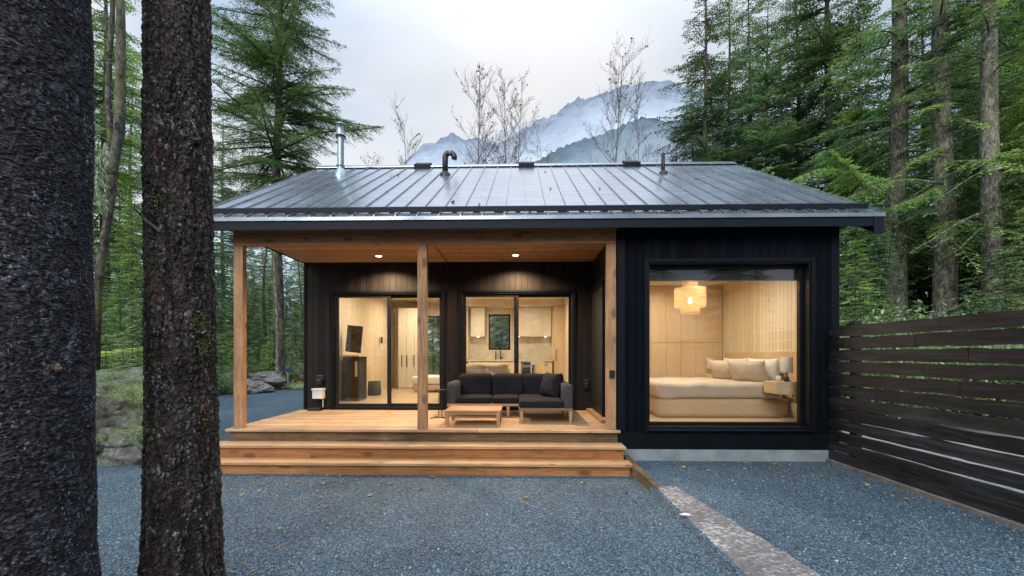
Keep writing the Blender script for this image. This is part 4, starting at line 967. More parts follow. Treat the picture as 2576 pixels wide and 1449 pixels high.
# --- variants
VA = conifer(11, 21, 6.0, 3.4, .28, 5, .13, .095, .15, .30, .75, .20, .2, twl=.42)
VB = conifer(12, 24, 5.0, 2.8, .32, 5, .14, .095, .15, .40, .7, .17, .25, twl=.42)
VC = conifer(13, 16, 1.2, 2.7, .22, 6, .12, .09, .15, .45, .8, .13, .10, twl=.42)
VD = conifer(14, 7.5, .35, 1.9, .16, 6, .11, .08, .12, .42, .85, .06, .08, bare=False)
VE = conifer(15, 3.6, .15, 1.35, .12, 5, .10, .07, .085, .38, .85, .035, .08, bare=False)
GT = 'conifers standing behind the cabin and the fence'
a1_ = tree_obj('fir_tree', 'dark fir left of the right hand group above the thin vent pipe', 'tree', GT, VA, (M['bark'], M['needle']), gxy(1775, 20), .4, 1.0)
hem = tree_obj('hemlock_tree', 'slender hemlock just right of the vent pipe fir', 'tree', GT, VB, (M['bark'], M['needle_blue']), gxy(1833, 23), 1.1, 1.0)
mid = tree_obj('hemlock_tree', 'mid green hemlock with boughs almost to the ground', 'tree', GT, VC, (M['bark_pale'], M['needle_lite']), gxy(2160, 16), .4, 1.0)
big = dup(a1_, gxy(2085, 18), 2.2, 1.12, 'straight fir rising over the right end of the roof ridge')
for c in big.children:
    if c.name.startswith('trunk'): pass
def recol(t, bark=None, leaf=None):
    """give a copy its own bark or needle colour"""
    for c in t.children:
        mt = bark if c.name.split('.')[0] in ('trunk', 'limbs', 'stems') else leaf
        if mt is None: continue
        c.material_slots[0].link = 'OBJECT'; c.material_slots[0].material = mt
# big foreground-right trunks: own meshes
T4 = conifer(21, 26, 4.6, 3.0, .42, 4, .13, .085, .14, .50, .6, .34, .5)
t4 = tree_obj('fir_tree', 'thick mossy trunked fir just right of the roof corner', 'tree', GT, T4, (M['bark'], M['needle_blue']), gxy(2258, 14), 1.0)
T5 = conifer(22, 27, 4.2, 2.9, .42, 4, .13, .085, .14, .45, .6, .32, .5)
t5 = tree_obj('fir_tree', 'thick grey trunked fir, second from the right edge', 'tree', GT, T5, (M['bark_pale'], M['needle_lite']), gxy(2372, 13.2), 2.0)
T6 = conifer(23, 25, 4.0, 2.8, .40, 4, .13, .085, .14, .45, .6, .26, .45)
t6 = tree_obj('fir_tree', 'pale barked fir nearest the right edge', 'tree', GT, T6, (M['bark_pale'], M['needle']), gxy(2492, 12), 3.0)

def many(root, spec, lab, group, leafs, barks=(None,)):
    for i, (u, d, s) in enumerate(spec):
        o = dup(root, gxy(u, d), (i*2.39+u) % 6.28, s, lab[i % len(lab)] if isinstance(lab, (list, tuple)) else lab, group)
        recol(o, barks[i % len(barks)], leafs[i % len(leafs)])
GB = 'background conifers of the forest'
LB = 'forest conifer beyond the cabin'
# right side: second and third rows
many(a1_, [(1702, 20.5, .60), (1742, 23, .78), (1885, 21, .98), (1930, 19, .86), (2005, 21, 1.02), (1965, 24, .95), (2320, 23, 1.1), (2435, 21, 1.1), (2560, 17, 1.1), (2650, 15, 1.0), (2480, 30, 1.2), (1900, 33, .8)], 'tall conifer beyond the fence side', GB, [M['needle'], M['needle_blue']])
many(mid, [(1690, 21, .52), (1905, 19, .62), (2010, 18, .60), (2330, 17, .68), (2430, 16, .7), (2540, 14, .8), (2620, 12, .8), (2250, 21, .9), (1740, 24, .6), (2130, 22, .8), (1655, 22, .40), (1800, 19, .50), (1860, 18, .48), (2200, 13, .42), (2315, 17, .6), (2430, 16, .6)], 'low boughed conifer beyond the fence side', GB, [M['needle_lite'], M['needle_blue'], M['needle']], (M['bark'],))
# left side
many(a1_, [(265, 19, 1.1), (60, 17, 1.1), (420, 24, 1.0), (560, 30, .95), (-120, 15, 1.0), (330, 30, 1.1), (150, 26, 1.1)], 'tall conifer beyond the porch side', GB, [M['needle_lite'], M['needle_blue']], (M['bark_pale'],))
many(mid, [(300, 22, .72), (400, 19, .55), (470, 24, .52), (560, 23, .50), (640, 27, .50), (720, 26, .48), (330, 16, .50), (200, 18, .6), (600, 33, .60), (690, 33, .6), (760, 31, .58), (530, 37, .7), (800, 36, .62), (860, 34, .55), (660, 40, .75), (1225, 22, .60), (1262, 26, .72), (1296, 21, .55), (1090, 24, .6), (1115, 27, .7)], 'low boughed conifer beyond the porch side', GB, [M['needle_lite'], M['needle_blue']], (M['bark_pale'],))
# saplings
sap = tree_obj('hemlock_sapling', 'young hemlock sapling standing behind the fence', 'sapling', 'saplings behind the fence', VD, (M['bark'], M['needle_lite']), gxy(2150, 11.5), 0, .62)
many(sap, [(2205, 12.5, .55), (2170, 10.5, .42), (2230, 9.8, .34), (2300, 9.4, .32), (2345, 9.8, .34), (2410, 9.2, .33), (2455, 9.6, .4), (2530, 9.2, .5), (2590, 9.0, .62), (2310, 11.5, .40), (2430, 11.5, .46), (2440, 15, .9), (2320, 16, .9), (2130, 15, .7), (2560, 11.5, .9), (2415, 17, 1.0), (2215, 17, .8), (2180, 18, .9)], 'young hemlock sapling standing behind the fence', 'saplings behind the fence', [M['needle_lite'], M['needle_blue'], M['bush']])
many(sap, [(678, 18.6, .38), (560, 21, .60), (610, 24, .7), (650, 21.5, .55), (705, 24, .7), (745, 22, .6), (800, 24, .7), (590, 28, .9), (680, 29, .9), (480, 20, .8), (380, 14, .62), (300, 13, .55), (240, 14, .7), (340, 19, .95), (270, 17, .9), (150, 13, .8), (440, 17, .8), (330, 11.5, .42), (730, 31, 1.0), (545, 25, .8), (635, 32, 1.0)], 'young hemlock sapling at the forest edge', 'saplings at the left forest edge', [M['needle_lite'], M['bush'], M['needle'], M['needle_blue']])
lit = tree_obj('small_sapling', 'knee high bright green sapling', 'sapling', 'small saplings at the forest edge', VE, (M['bark'], M['needle_lite']), gxy(590, 17.5), 0, .62)
many(lit, [(560, 16.5, .7), (625, 19.5, .55), (665, 20, .5), (310, 9.5, .5), (350, 10.5, .5), (735, 20.5, .5), (270, 10, .6), (430, 14, .8), (500, 16, .8), (545, 18, .7)], 'knee high bright green sapling', 'small saplings at the forest edge', [M['needle_lite'], M['bush']])
# shrubs
BU = bush_np(31, 1.0, 1.1, 9500, .055, stems=22); BU2 = bush_np(32, 1.2, .8, 5000, .11)
b0 = tree_obj('shrub', 'leafy green shrub under the trees', 'shrub', 'shrubs at the left forest edge', (None, *BU), (M['bark'], M['bush']), gxy(560, 18), 0, .9)
b2 = tree_obj('shrub', 'loose low shrub with yellowing leaves', 'shrub', 'yellowing shrubs at the left forest edge', (None, *BU2), (M['bark'], M['autumn']), gxy(668, 21), 0, .7)
many(b0, [(600, 19.5, .9), (640, 21, .9), (668, 18.6, .4), (690, 22, .9), (740, 22, .9), (770, 23, 1.0), (545, 16, .8), (500, 16, 1.), (430, 15, 1.1), (340, 12, .8), (265, 11, .8), (380, 13, 1.), (200, 11, 1.), (575, 22, 1.2), (620, 23, 1.2), (720, 25, 1.3), (300, 14.5, 1.1), (660, 25, 1.3)], 'leafy green shrub under the trees', 'shrubs at the left forest edge', [M['bush'], M['needle_lite'], M['moss'], M['bush']])
many(b2, [(605, 21, .6), (715, 21.5, .7), (740, 20.5, .5), (580, 20, .5)], 'loose low shrub with yellowing leaves', 'yellowing shrubs at the left forest edge', [M['autumn']])
many(b0, [(2135, 10, 1.7), (2175, 9.4, 1.6), (2200, 11, 2.2), (2235, 9.0, 1.35), (2275, 10.5, 1.5), (2330, 9.6, 1.35), (2400, 9.4, 1.4), (2440, 8.8, 1.25), (2500, 8.4, 1.5), (2570, 8.2, 1.6), (2300, 13, 1.6), (2420, 12.5, 1.5), (2520, 11, 1.5), (2160, 14, 1.7)], 'pale green shrub rising behind the fence', 'shrubs behind the fence', [M['bush'], M['needle_lite'], M['moss']])
# thin pale trunks on the left behind the porch
def pole(name, u, d, H, r, mat, lab, seed, fork=False, R0=.9, leaf=0):
    rg = random.Random(seed); t = thing(name, lab, 'tree', (0, 0, 0)); m = MB()
    zs = [-.3+i*(H+.3)/14 for i in range(15)]; ph = rg.uniform(0, 6)
    m.tube([(.10*math.sin(z*.6+ph)*z/6, .1*math.cos(z*.5+ph)*z/6, z) for z in zs], [r*(1-.75*max(z, 0)/H) for z in zs], 10)
    m.build('trunk', mat, t, True); w = MB()
    for k in range(int(H*3)):
        z = rg.uniform(.5, H); a = rg.uniform(0, 6.28); L = rg.uniform(.2, R0)
        w.tube([(.10*math.sin(z*.6+ph)*z/6, .1*math.cos(z*.5+ph)*z/6, z), (math.cos(a)*L*.5, math.sin(a)*L*.5, z+.08*L), (math.cos(a)*L, math.sin(a)*L, z-.1*L)], [.012, .008, .003], 4, False)
    w.build('twigs', M['bark_pale'], t); t.location = gxy(u, d); return t
pole('young_tree', 697, 18.3, 9, .085, M['bark_pale'], 'thin straight pale trunk beyond the left end of the porch', 1)
pole('young_tree', 755, 24, 9, .07, M['bark'], 'thin dark trunk close to the cabin corner', 2)
pole('young_tree', 668, 26, 10, .14, M['bark'], 'dark slim trunk behind the pale one seen through the porch', 3)
# forked leaning tree between the two big trunks
ft = thing('forked_tree', 'leaning tree with peeling bark that forks into two stems between the big trunks', 'tree', (0, 0, 0))
def P3(u, v, d): return at(u, v, d+CAMY)
m = MB(); d = 9.5
m.tube([P3(238, 930, d), P3(245, 740, d), P3(256, 640, d), P3(270, 560, d), P3(280, 480, d), P3(283, 430, d), P3(300, 330, d), P3(303, 200, d), P3(304, 60, d), P3(300, -120, d)], [.10, .085, .08, .08, .095, .09, .105, .095, .085, .07], 14)
for k in range(26):
    v0 = random.uniform(60, 700); s = random.choice((-1, 1)); L = random.uniform(20, 75); u0 = 285 if v0 < 450 else 262
    m.tube([P3(u0, v0, d), P3(u0+s*L*.5, v0-random.uniform(-10, 20), d+random.uniform(-.3, .3)), P3(u0+s*L, v0+random.uniform(-10, 40), d+random.uniform(-.6, .6))], [.016, .010, .004], 4, False)
m.build('trunk', M['bark'], ft, True)
m = MB(); m.tube([P3(283, 440, d), P3(270, 390, d), P3(266, 360, d)], [.12, .10, .03], 12); m.build('broken_stub', M['bark_pale'], ft, True)
m = MB(); m.tube([P3(283, 440, d+.1), P3(279, 340, d+.1), P3(272, 250, d+.1), P3(275, 150, d+.1), P3(283, 40, d+.1), P3(285, -100, d+.1)], [.07, .065, .06, .055, .05, .04], 12); m.build('stem', M['bark'], ft, True)
# moss hanging by the first trunk
mo = thing('mossy_branch', 'drooping branch covered in pale hanging moss beside the forked tree', 'branch', (0, 0, 0))
rg = np.random.default_rng(5); d = 8.0; w = MB(); Vs = []; w.tube([P3(231, 640, d), P3(232, 520, d), P3(233, 360, d)], [.02, .03, .015], 6)
for k in range(13):
    a = P3(232, 470+random.uniform(-60, 60), d); u1 = 234+random.uniform(4, 30); v1 = 360+random.uniform(0, 170)
    b = P3(u1, v1, d+random.uniform(-.5, .5)); w.tube([a, (a+b)/2+Vector((0, 0, .08)), b], [.012, .008, .004], 4, False)
    n = 60; t = rg.random((n, 1)); P = np.array(a)*(1-t)+np.array(b)*t + rg.normal(0, .045, (n, 3)); D = norm(rg.normal(0, .35, (n, 3))+np.array([0, 0, -1.])); l = rg.uniform(.05, .14, n)
    vv, _ = leaf_quads(P, D, norm(rg.normal(0, 1, (n, 3))), l, l*.25); Vs.append(vv)
w.build('twigs', M['bark_pale'], mo); V = np.concatenate(Vs); link('hanging_moss', np_mesh('hm', V, np.arange(len(V)).reshape(-1, 4)), M['moss'], mo)

# --- bare broadleaf trees over the ridge
def bare_tree(u, vtop, d, seed, lab, spread=.42, leafn=140, r0=.10, stems=1, leafz=(0, 1), hstart=.25):
    rg = random.Random(seed); loc = gxy(u, d); H = CAMZ + d*(CV-vtop)/F_ - loc[2]
    t = thing('bare_tree', lab, 'tree', (0, 0, 0)); tr = MB(); w = MB(); tips = []
    def grow(p, dr, L, r, lev, mb):
        n = 6; pts = [p]; dcur = dr.normalized()
        for i in range(n):
            dcur = (dcur + Vector((rg.uniform(-1, 1), rg.uniform(-1, 1), rg.uniform(-.3, .6)))*(.03 if lev == 0 else .10)).normalized(); pts.append(pts[-1]+dcur*L/n)
        mb.tube(pts, [r*(1-.85*i/n)+(.003 if lev == 0 else .0036) for i in range(n+1)], 8 if lev == 0 else 4, False)
        if lev >= 3: tips.extend(pts[2:]); return
        k = (30, 8, 4)[lev]
        for i in range(k):
            f = (hstart if lev == 0 else .12)+(1-(hstart if lev == 0 else .12))*((i+rg.random())/k); q = f*n; a = int(min(q, n-1)); pp = pts[a].lerp(pts[a+1], q-a)
            dd = (pts[a+1]-pts[a]).normalized(); az = rg.uniform(0, 6.28); sd = Vector((math.cos(az), math.sin(az), 0))
            nd = (dd*(.62 if lev == 0 else .85) + sd*spread*rg.uniform(1.0, 2.1) + Vector((0, 0, .15))).normalized()
            grow(pp, nd, L*((.20, .50, .5)[lev])*rg.uniform(.55, 1.1)*(1.2-.75*f if lev == 0 else 1), r*(1-.7*f)*.32+.001, lev+1, w)
    for s in range(stems):
        off = Vector((rg.uniform(-.25, .25)*s, 0, 0)); grow(off, Vector((.12*(s-(stems-1)/2), 0, 1)), H*(.97 if s == 0 else .90), r0*(.66 if s == 0 else .52), 0, tr)
    tr.build('trunk', M['bark_dark'], t, True); w.build('branches', M['bark_dark'], t)
    zs = [p.z for p in tips]; tips = [p for p in tips if leafz[0]*H <= p.z <= leafz[1]*H]
    P = np.array([tuple(rg.choice(tips)) for _ in range(leafn)]); rr = np.random.default_rng(seed); P += rr.normal(0, .04, P.shape)
    l = rr.uniform(.08, .17, leafn); V, Fq = leaf_quads(P, norm(rr.normal(0, 1, P.shape)), norm(rr.normal(0, 1, P.shape)), l, l*.8)
    link('leaves', np_mesh('lv', V, Fq), M['autumn'], t); t.location = loc
bare_tree(1184, 150, 22, 1, 'tallest bare tree left of centre above the roof, a few leaves at its top', .34, 160, .12)
bare_tree(1285, 188, 23, 2, 'two stemmed bare tree at centre above the roof', .34, 200, .10, 2)
bare_tree(1232, 300, 24, 5, 'short bare tree with orange leaves low in its crown', .45, 520, .07, 2, (.5, .85))
bare_tree(1530, 140, 22, 3, 'tall bare tree with its leaves gone right of centre against the mountain', .36, 170, .10)
bare_tree(1042, 290, 24, 4, 'small thin bare tree left of the black gooseneck pipe', .34, 90, .07)
bare_tree(1608, 215, 25, 6, 'thin bare tree at the edge of the right hand firs', .4, 120, .08)
bare_tree(960, 385, 26, 7, 'lowest bare tree at the left over the roof ridge', .5, 90, .05)
bare_tree(620, 400, 24, 8, 'bare twiggy tree behind the left end of the roof', .5, 90, .07)
bare_tree(1395, 330, 27, 9, 'faint short bare tree in front of the misty mountain', .5, 90, .05)

# --- bough reaching in from the right over the roof end
bo = thing('hemlock_bough', 'long bright green hemlock bough hanging over the right end of the roof', 'branch', (0, 0, 0))
rg = np.random.default_rng(9); w = MB(); Vs = []
def spray(pts, wid, r0, n=70, tl0=.5):
    n = int(n*2.3)
    pts = [Vector(p) for p in pts]; w.tube(pts, [r0*(1-.8*i/(len(pts)-1))+.002 for i in range(len(pts))], 6, False)
    A = np.array([tuple(p) for p in pts]); s = rg.random(n)*(len(pts)-1.001); i = s.astype(int); f = (s-i)[:, None]
    P = A[i]*(1-f)+A[i+1]*f; T = norm(A[i+1]-A[i]); sd = norm(np.cross(T, [0, 0, 1.]))*np.where(rg.random((n, 1)) < .5, 1, -1)
    out = norm(T*.7+sd*.7+np.array([0, 0, 1.])*rg.uniform(-.5, .05, (n, 1))); tl = wid*rg.uniform(.3, 1, n)*(1.1-.7*s/(len(pts)-1))
    for k in range(n):
        q = max(3, int(tl[k]/.035)); t = np.repeat(np.linspace(.05, 1, q), 2); sg = np.tile([1., -1.], q); sv = norm(np.cross(out[k], [0, 0, 1.]))
        B = P[k]+np.outer(t*tl[k], out[k])-np.outer(t**2*tl[k]*.35, [0, 0, 1.]); D = norm(out[k]*.8+np.outer(sg*.8, sv)+rg.normal(0, .2, (q*2, 3)))
        l = .075*rg.uniform(.6, 1.2, q*2); v, _ = leaf_quads(B, D, norm(np.array([0, 0, 1.])+rg.normal(0, .4, (q*2, 3))), l, l*.4); Vs.append(v)
        w.tube([tuple(P[k]), tuple(P[k]+out[k]*tl[k]*.6-np.array([0, 0, tl[k]*.12]))], [.006, .002], 4, False)
B0 = P3(2372, 462, 12.5); J = P3(2230, 455, 11.8); K = P3(2130, 500, 11.2)
spray([B0, P3(2300, 452, 12.2), J], .4, .045, 10); spray([J, P3(2170, 480, 11.4), K, P3(2020, 520, 10.6), P3(1900, 560-60, 10.2)], .55, .03, 55)
spray([J, P3(2150, 440, 11.6), P3(2060, 425, 11.3), P3(2000, 450, 11.0)], .7, .02, 70); spray([K, P3(2060, 545, 10.8), P3(1990, 510, 10.4), P3(1880, 470, 10.0)], .6, .015, 60)
spray([K, P3(2050, 480, 10.9), P3(1930, 440, 10.3), P3(1840, 415, 9.9)], .5, .015, 55); spray([J, P3(2120, 545, 11.3), P3(2070, 560, 11)], .5, .015, 40); spray([P3(2180, 475, 11.5), P3(2120, 410, 11.3), P3(2080, 380, 11.2)], .6, .015, 45)
spray([B0, P3(2300, 500, 12.2), P3(2240, 520, 12)], .6, .02, 40); spray([P3(2020, 520, 10.6), P3(1960, 480, 10.2), P3(1925, 425, 9.9)], .45, .01, 30)
w.build('limbs', M['bark_dark'], bo); V = np.concatenate(Vs); link('needles', np_mesh('nb', V, np.arange(len(V)).reshape(-1, 4)), M['needle_lite'], bo)

# ================================================================== THE TWO BIG TRUNKS
def big_trunk(label, mat, pts, depth, kind, seed, nz_=1700, na=460):
    """pts: (height, centre x, centre y, radius); fissured bark as real relief"""
    pts = sorted(pts); zs = np.linspace(pts[0][0], pts[-1][0], nz_); hz = [p[0] for p in pts]
    cx, cy_, rr = (np.interp(zs, hz, [p[i] for p in pts]) for i in (1, 2, 3))
    A, Z = np.meshgrid(np.linspace(0, 2*np.pi, na, endpoint=False), zs); CX, CY, RR = (np.repeat(q[:, None], na, 1) for q in (cx, cy_, rr))
    r_ = rr.mean(); Q = np.stack([np.cos(A)*r_, np.sin(A)*r_, Z], -1).reshape(-1, 3)
    wob = np.stack([fbm(Q*9, 4, 1, .6), fbm(Q*9, 4, 5, .6), fbm(Q*9, 4, 9, .6)], 1)-.5
    rid = lambda P, o, s: 1-np.abs(2*fbm(P, o, s, .55)-1)*1.6
    if kind == 0:    # long broken furrows, loose flakes
        fur = np.clip(rid((Q+wob*.045)*np.array([20, 20, 2.6]), 2, 21), 0, 1); f2_ = np.clip(rid((Q+wob*.05)*np.array([47, 47, 15]), 2, 31), 0, 1)
        g1, g2, idv = worley((Q+wob*.05)*np.array([46, 46, 19]), seed+9)
        fl = np.clip((g2-g1)*2.2, 0, 1)*(.3+.7*idv)
        hgt = .12+.42*(1-fur**3)+.16*(1-f2_**3)+.48*fl+.5*(fbm(Q*95, 3, 4, .6)-.5); amp = .024
    else:            # fine scaly bark whose grain runs aslant
        Qs = Q.copy(); Qs[:, 2] += .55*Q[:, 0]; Qs[:, 0] -= .2*Q[:, 2]
        fur = np.clip(rid((Qs+wob*.12)*np.array([26, 40, 26]), 2, 21), 0, 1); g1, g2, idv = worley((Qs+wob*.10)*np.array([40, 70, 80]), seed)
        hgt = .15+.45*(1-fur**2.5)+.35*np.clip((g2-g1)*2.2, 0, 1)*(.3+.7*idv)+.8*(fbm(Qs*np.array([60, 90, 130]), 3, 4, .6)-.5); amp = .013
    big = fbm(Q*2.2, 3, 33)-.5
    rad = RR.ravel()*(1+.07*big)+amp*(hgt-.6)
    V = np.stack([CX.ravel()+np.cos(A).ravel()*rad, CY.ravel()-(CAMY+depth)+np.sin(A).ravel()*rad, Z.ravel()], 1)
    i = np.arange(nz_-1)[:, None]*na; k = np.arange(na)[None]; k2 = (k+1) % na
    Fq = np.stack([i+k, i+k2, i+na+k2, i+na+k], -1).reshape(-1, 4)
    me = np_mesh('trunk', V, Fq); add_attr(me, 'bark', np.clip(hgt*.75+.05, 0, 1)+.15*big)
    t = thing('big_tree', label, 'tree', (0, 0, 0)); link('trunk', me, mat, t, True); t.location = (0, CAMY+depth, 0); return t
def tx(u, v, d): return at(u, v, CAMY+d)
def fit(v, l, r, d):
    """a round trunk d metres ahead whose two edges are seen at l and r: height, centre, radius"""
    aL, aR = math.atan((l-CU)/F_), math.atan((r-CU)/F_); am, hd = (aL+aR)/2, (aR-aL)/2
    D = d/math.cos(am); rad = D*math.sin(hd); w = am-R(1.31); x, y = D*math.sin(w), CAMY+D*math.cos(w)
    dn = d-rad*.4; return (CAMZ+dn*(CV-v)/F_, x, y, rad*.995)
d = 2.60
ptsB = [fit(v, l, r, d) for (v, l, r) in ((-500, 366, 520), (0, 360, 530), (300, 358, 532), (580, 360, 538), (900, 362, 545), (1100, 360, 550), (1300, 354, 558), (1449, 348, 563), (1500, 342, 570))]
ptsB.append((-.12, ptsB[-1][1], ptsB[-1][2], ptsB[-1][3]*1.08)); ptsB.sort()
tB = big_trunk('large dark brown trunk with flaky bark and specks of lichen beside the porch', M['bark_brown'], ptsB, d, 0, 3)
d = 2.05
ptsA = [fit(v, r-520, r, d) for (v, r) in ((-500, 225), (0, 236), (300, 238), (500, 236), (700, 240), (900, 243), (1100, 243), (1300, 246), (1449, 248), (1560, 262))]
ptsA.append((-.12, ptsA[-1][1], ptsA[-1][2], ptsA[-1][3]*1.05)); ptsA.sort()
tA = big_trunk('massive blue grey trunk with fine scaly bark filling the left edge', M['bark_grey'], ptsA, d, 1, 8)
# root flare ground litter is hidden below the frame; knots, stubs and moss on the trunks
def lump(parent, name, c, s, mat, seed, stretch=(1, .6, 1)):
    bm = bmesh.new(); bmesh.ops.create_icosphere(bm, subdivisions=4, radius=1)
    for v in bm.verts:
        q = v.co.normalized(); n = mnoise.fractal(q*2.2+Vector((seed, 0, 0)), 1, 2, 4); v.co = Vector((q.x*stretch[0], q.y*stretch[1], q.z*stretch[2]))*s*(1+.45*n)
    me = bpy.data.meshes.new(name); bm.to_mesh(me); bm.free(); o = link(name, me, mat, None, True); o.parent = parent; o.location = Vector(c)-parent.location; return o
def onT(pts, u, v, push=0):
    """where the sight line meets the trunk"""
    xr = (u-CU)/F_; dx, dy, dz = -S_+xr*C_, C_+xr*S_, (CV-v)/F_; z = CAMZ+2.4*dz
    for it in range(5):
        h = [q[0] for q in pts]; cx, cy_, r = (float(np.interp(z, h, [q[i] for q in pts])) for i in (1, 2, 3))
        a = dx*dx+dy*dy; b = -2*(dx*cx+dy*(cy_-CAMY)); cc = cx*cx+(cy_-CAMY)**2-r*r; t = (-b-math.sqrt(max(0, b*b-4*a*cc)))/(2*a); z = CAMZ+t*dz
    return Vector((t*dx, CAMY+t*dy-push, z))
def onB(u, v, push=0): return onT(ptsB, u, v, push)
for (u, v, s) in ((492, 355, .030), (497, 668, .028), (390, 838, .03), (500, 838, .035)): lump(tB, 'knot', onB(u, v), s, M['bark_brown'], u, (1.1, .6, .7))
w = MB(); a = onB(402, 582); w.tube([a, a+Vector((-.04, -.05, .05)), a+Vector((-.065, -.09, .10)), a+Vector((-.055, -.10, .13))], [.010, .007, .005, .002], 6)
w.tube([a+Vector((-.05, -.07, .075)), a+Vector((0, -.10, .10)), a+Vector((.02, -.11, .105))], [.005, .003, .0015], 5)
w.build('twig', M['bark_pale'], tB); w = MB(); a = onB(500, 350); w.tube([a, a+Vector((.01, -.04, .05)), a+Vector((-.01, -.05, .09))], [.008, .005, .002], 5); w.build('twig', M['bark_pale'], tB)
rg = np.random.default_rng(4); Ps = []; Ns = []
for (u, v, su, sv, n) in ((515, 845, 10, 22, 700), (505, 800, 12, 10, 300), (520, 690, 5, 14, 160), (520, 1040, 6, 30, 80), (365, 1000, 3, 60, 150), (395, 500, 14, 14, 90), (372, 290, 8, 3, 40)):
    for k in range(n):
        uu, vv = min(546, max(364, rg.normal(u, su))), rg.normal(v, sv); p = onB(uu, vv, .004); Ps.append(tuple(p))
P = np.array(Ps); l = rg.uniform(.006, .020, len(P)); D = norm(rg.normal(0, .5, P.shape)+np.array([0, -.4, -.5])); V, Fq = leaf_quads(P, D, norm(rg.normal(0, 1, P.shape)), l, l*.45)
link('moss', np_mesh('ms', V, Fq), leafmat('trunk_moss', (.05,.05,.012), (.14,.14,.03), (.26,.27,.12), .2, scale=9), tB)
wnd = lump(tA, 'bark_wound', onT(ptsA, 140, 925), .020, plain('torn_bark', (.14,.085,.055), .8, 0, .5, 30), 5, (1.3, .35, 1.0))

# ================================================================== ROCKS, STAKE, LOG
def rock(name, c, s, mat, label, seed, group=None, cat='rock', flatb=.0):
    bm = bmesh.new(); bmesh.ops.create_icosphere(bm, subdivisions=5, radius=1)
    for v in bm.verts:
        q = v.co.normalized(); n = mnoise.fractal(q*1.1+Vector((seed*3.1, 0, 0)), 1, 2, 5); n2 = mnoise.noise(q*5+Vector((seed, 5, 0)))
        f = 1+.38*n+.05*n2; w2 = Vector((q.x*s[0], q.y*s[1], q.z*s[2]))*f
        q3 = Vector((round(w2.x/(s[0]*.35))*s[0]*.35, round(w2.y/(s[1]*.35))*s[1]*.35, round(w2.z/(s[2]*.45))*s[2]*.45)); v.co = w2.lerp(q3, .28)
    me = bpy.data.meshes.new(name); bm.to_mesh(me); bm.free(); o = link(name, me, mat, None, True); o.location = c; return tag(o, label, cat, group)
def gp(u, v, z=-.07):
    d = (CAMZ-z)*F_/(v-CV); y = d+CAMY; return at(u, v, y)
p = gp(655, 984); rock('boulder', (p.x, p.y+.5, .42), (.80, .55, .33), M['rock'], 'upper flat pale boulder of the pair beside the gravel beyond the left post', 1)
p = gp(628, 990); rock('boulder', (p.x+.1, p.y+.15, .12), (.62, .45, .30), M['rock'], 'lower rounded pale boulder of the pair nearest the left post', 2)
p = gp(752, 968); rock('boulder', (p.x+.15, p.y+.6, .45), (.75, .6, .62), M['rock'], 'tall grey boulder half hidden by the cabin corner', 3)
p = gp(728, 976); rock('boulder', (p.x, p.y, .03), (.38, .25, .14), M['rock'], 'small flat stone at the foot of the blue topped stake', 4)
for (u, v, s, z, sd_, lb) in ((300, 1030, (1.0, .8, .55), .50, 6, 'large mossy boulder between the two big trunks, top one'), (345, 1100, (.85, .6, .40), .20, 7, 'flat mossy boulder between the big trunks, right one'), (262, 1130, (.62, .55, .36), .18, 8, 'pale mossy boulder beside the first trunk, lowest one'), (330, 1175, (.75, .4, .22), -.02, 9, 'low grey green rock at the edge of the gravel between the trunks')):
    dd = 6.6-(v-1030)/90*.35; p = at(u, v, CAMY+dd); rock('boulder', (p.x, p.y, p.z), s, M['rock_moss'], lb, sd_)
lg = MB(); lg.tube([at(150, 905, 6.0), at(240, 895, 6.0), at(330, 884, 6.1), at(420, 872, 6.2)], [.10, .11, .10, .09], 12); o = lg.build('mossy_log', leafmat('log_moss', (.10,.16,.02), (.22,.32,.04), (.40,.50,.08), .1, scale=5), None, True); tag(o, 'fallen log with bright yellow green moss behind the big trunks', 'log')
for i, (u, v, s) in enumerate(((345, 1010, .30), (262, 975, .33), (300, 1165, .2), (350, 1150, .22), (400, 1120, .4))):
    dd = 6.5 if v < 1000 else 5.9; p = at(u, v, CAMY+dd); b = dup(b0, (p.x, p.y+.1, p.z-.35*s), i*1.7, s, 'green moss tuft between the two big trunks', 'moss tufts on the boulders'); recol(b, None, M['moss'] if i % 3 else M['bush'])
p = gp(724, 974)
sk = thing('stake', 'thin white stake with a blue cap standing by the rocks', 'stake', (p.x, p.y, -.07))
m = MB(); m.tube([(p.x, p.y, -.1), (p.x, p.y, .72)], .022, 8); m.build('pole', M['white_plastic'], sk); m = MB(); m.lathe((p.x, p.y, .70), [(.0001, 0), (.11, 0), (.12, .12), (.07, .22), (.0001, .23)], 10); m.build('cap', M['blue'], sk)

# ================================================================== FALLEN LEAVES, LOOSE STONES
def leaf_mesh(seed):
    rg = random.Random(seed); n = 10; pts = []
    for k in range(n):
        a = 2*math.pi*k/n; r = (1 if k % 2 == 0 else .55)*rg.uniform(.75, 1.1); pts.append((math.cos(a)*r*.5, math.sin(a)*r*.42, .12*rg.uniform(0, 1)*(k % 2 == 0)+.05))
    me = bpy.data.meshes.new('fallen_leaf'); me.from_pydata([(0, 0, .02)]+pts, [], [(0, 1+k, 1+(k+1) % n) for k in range(n)]); me.materials.append(M['deadleaf']); return me
lms = [leaf_mesh(i) for i in range(5)]; rg = random.Random(12)
def lay(x, y, z, s, nm, lab, cat, grp):
    o = bpy.data.objects.new(nm, lms[rg.randrange(5)]); COL.objects.link(o); o.location = (x, y, z); o.scale = (s, s, s); o.rotation_euler = (rg.uniform(-.3, .3), rg.uniform(-.3, .3), rg.uniform(0, 6.28)); tag(o, lab, cat, grp)
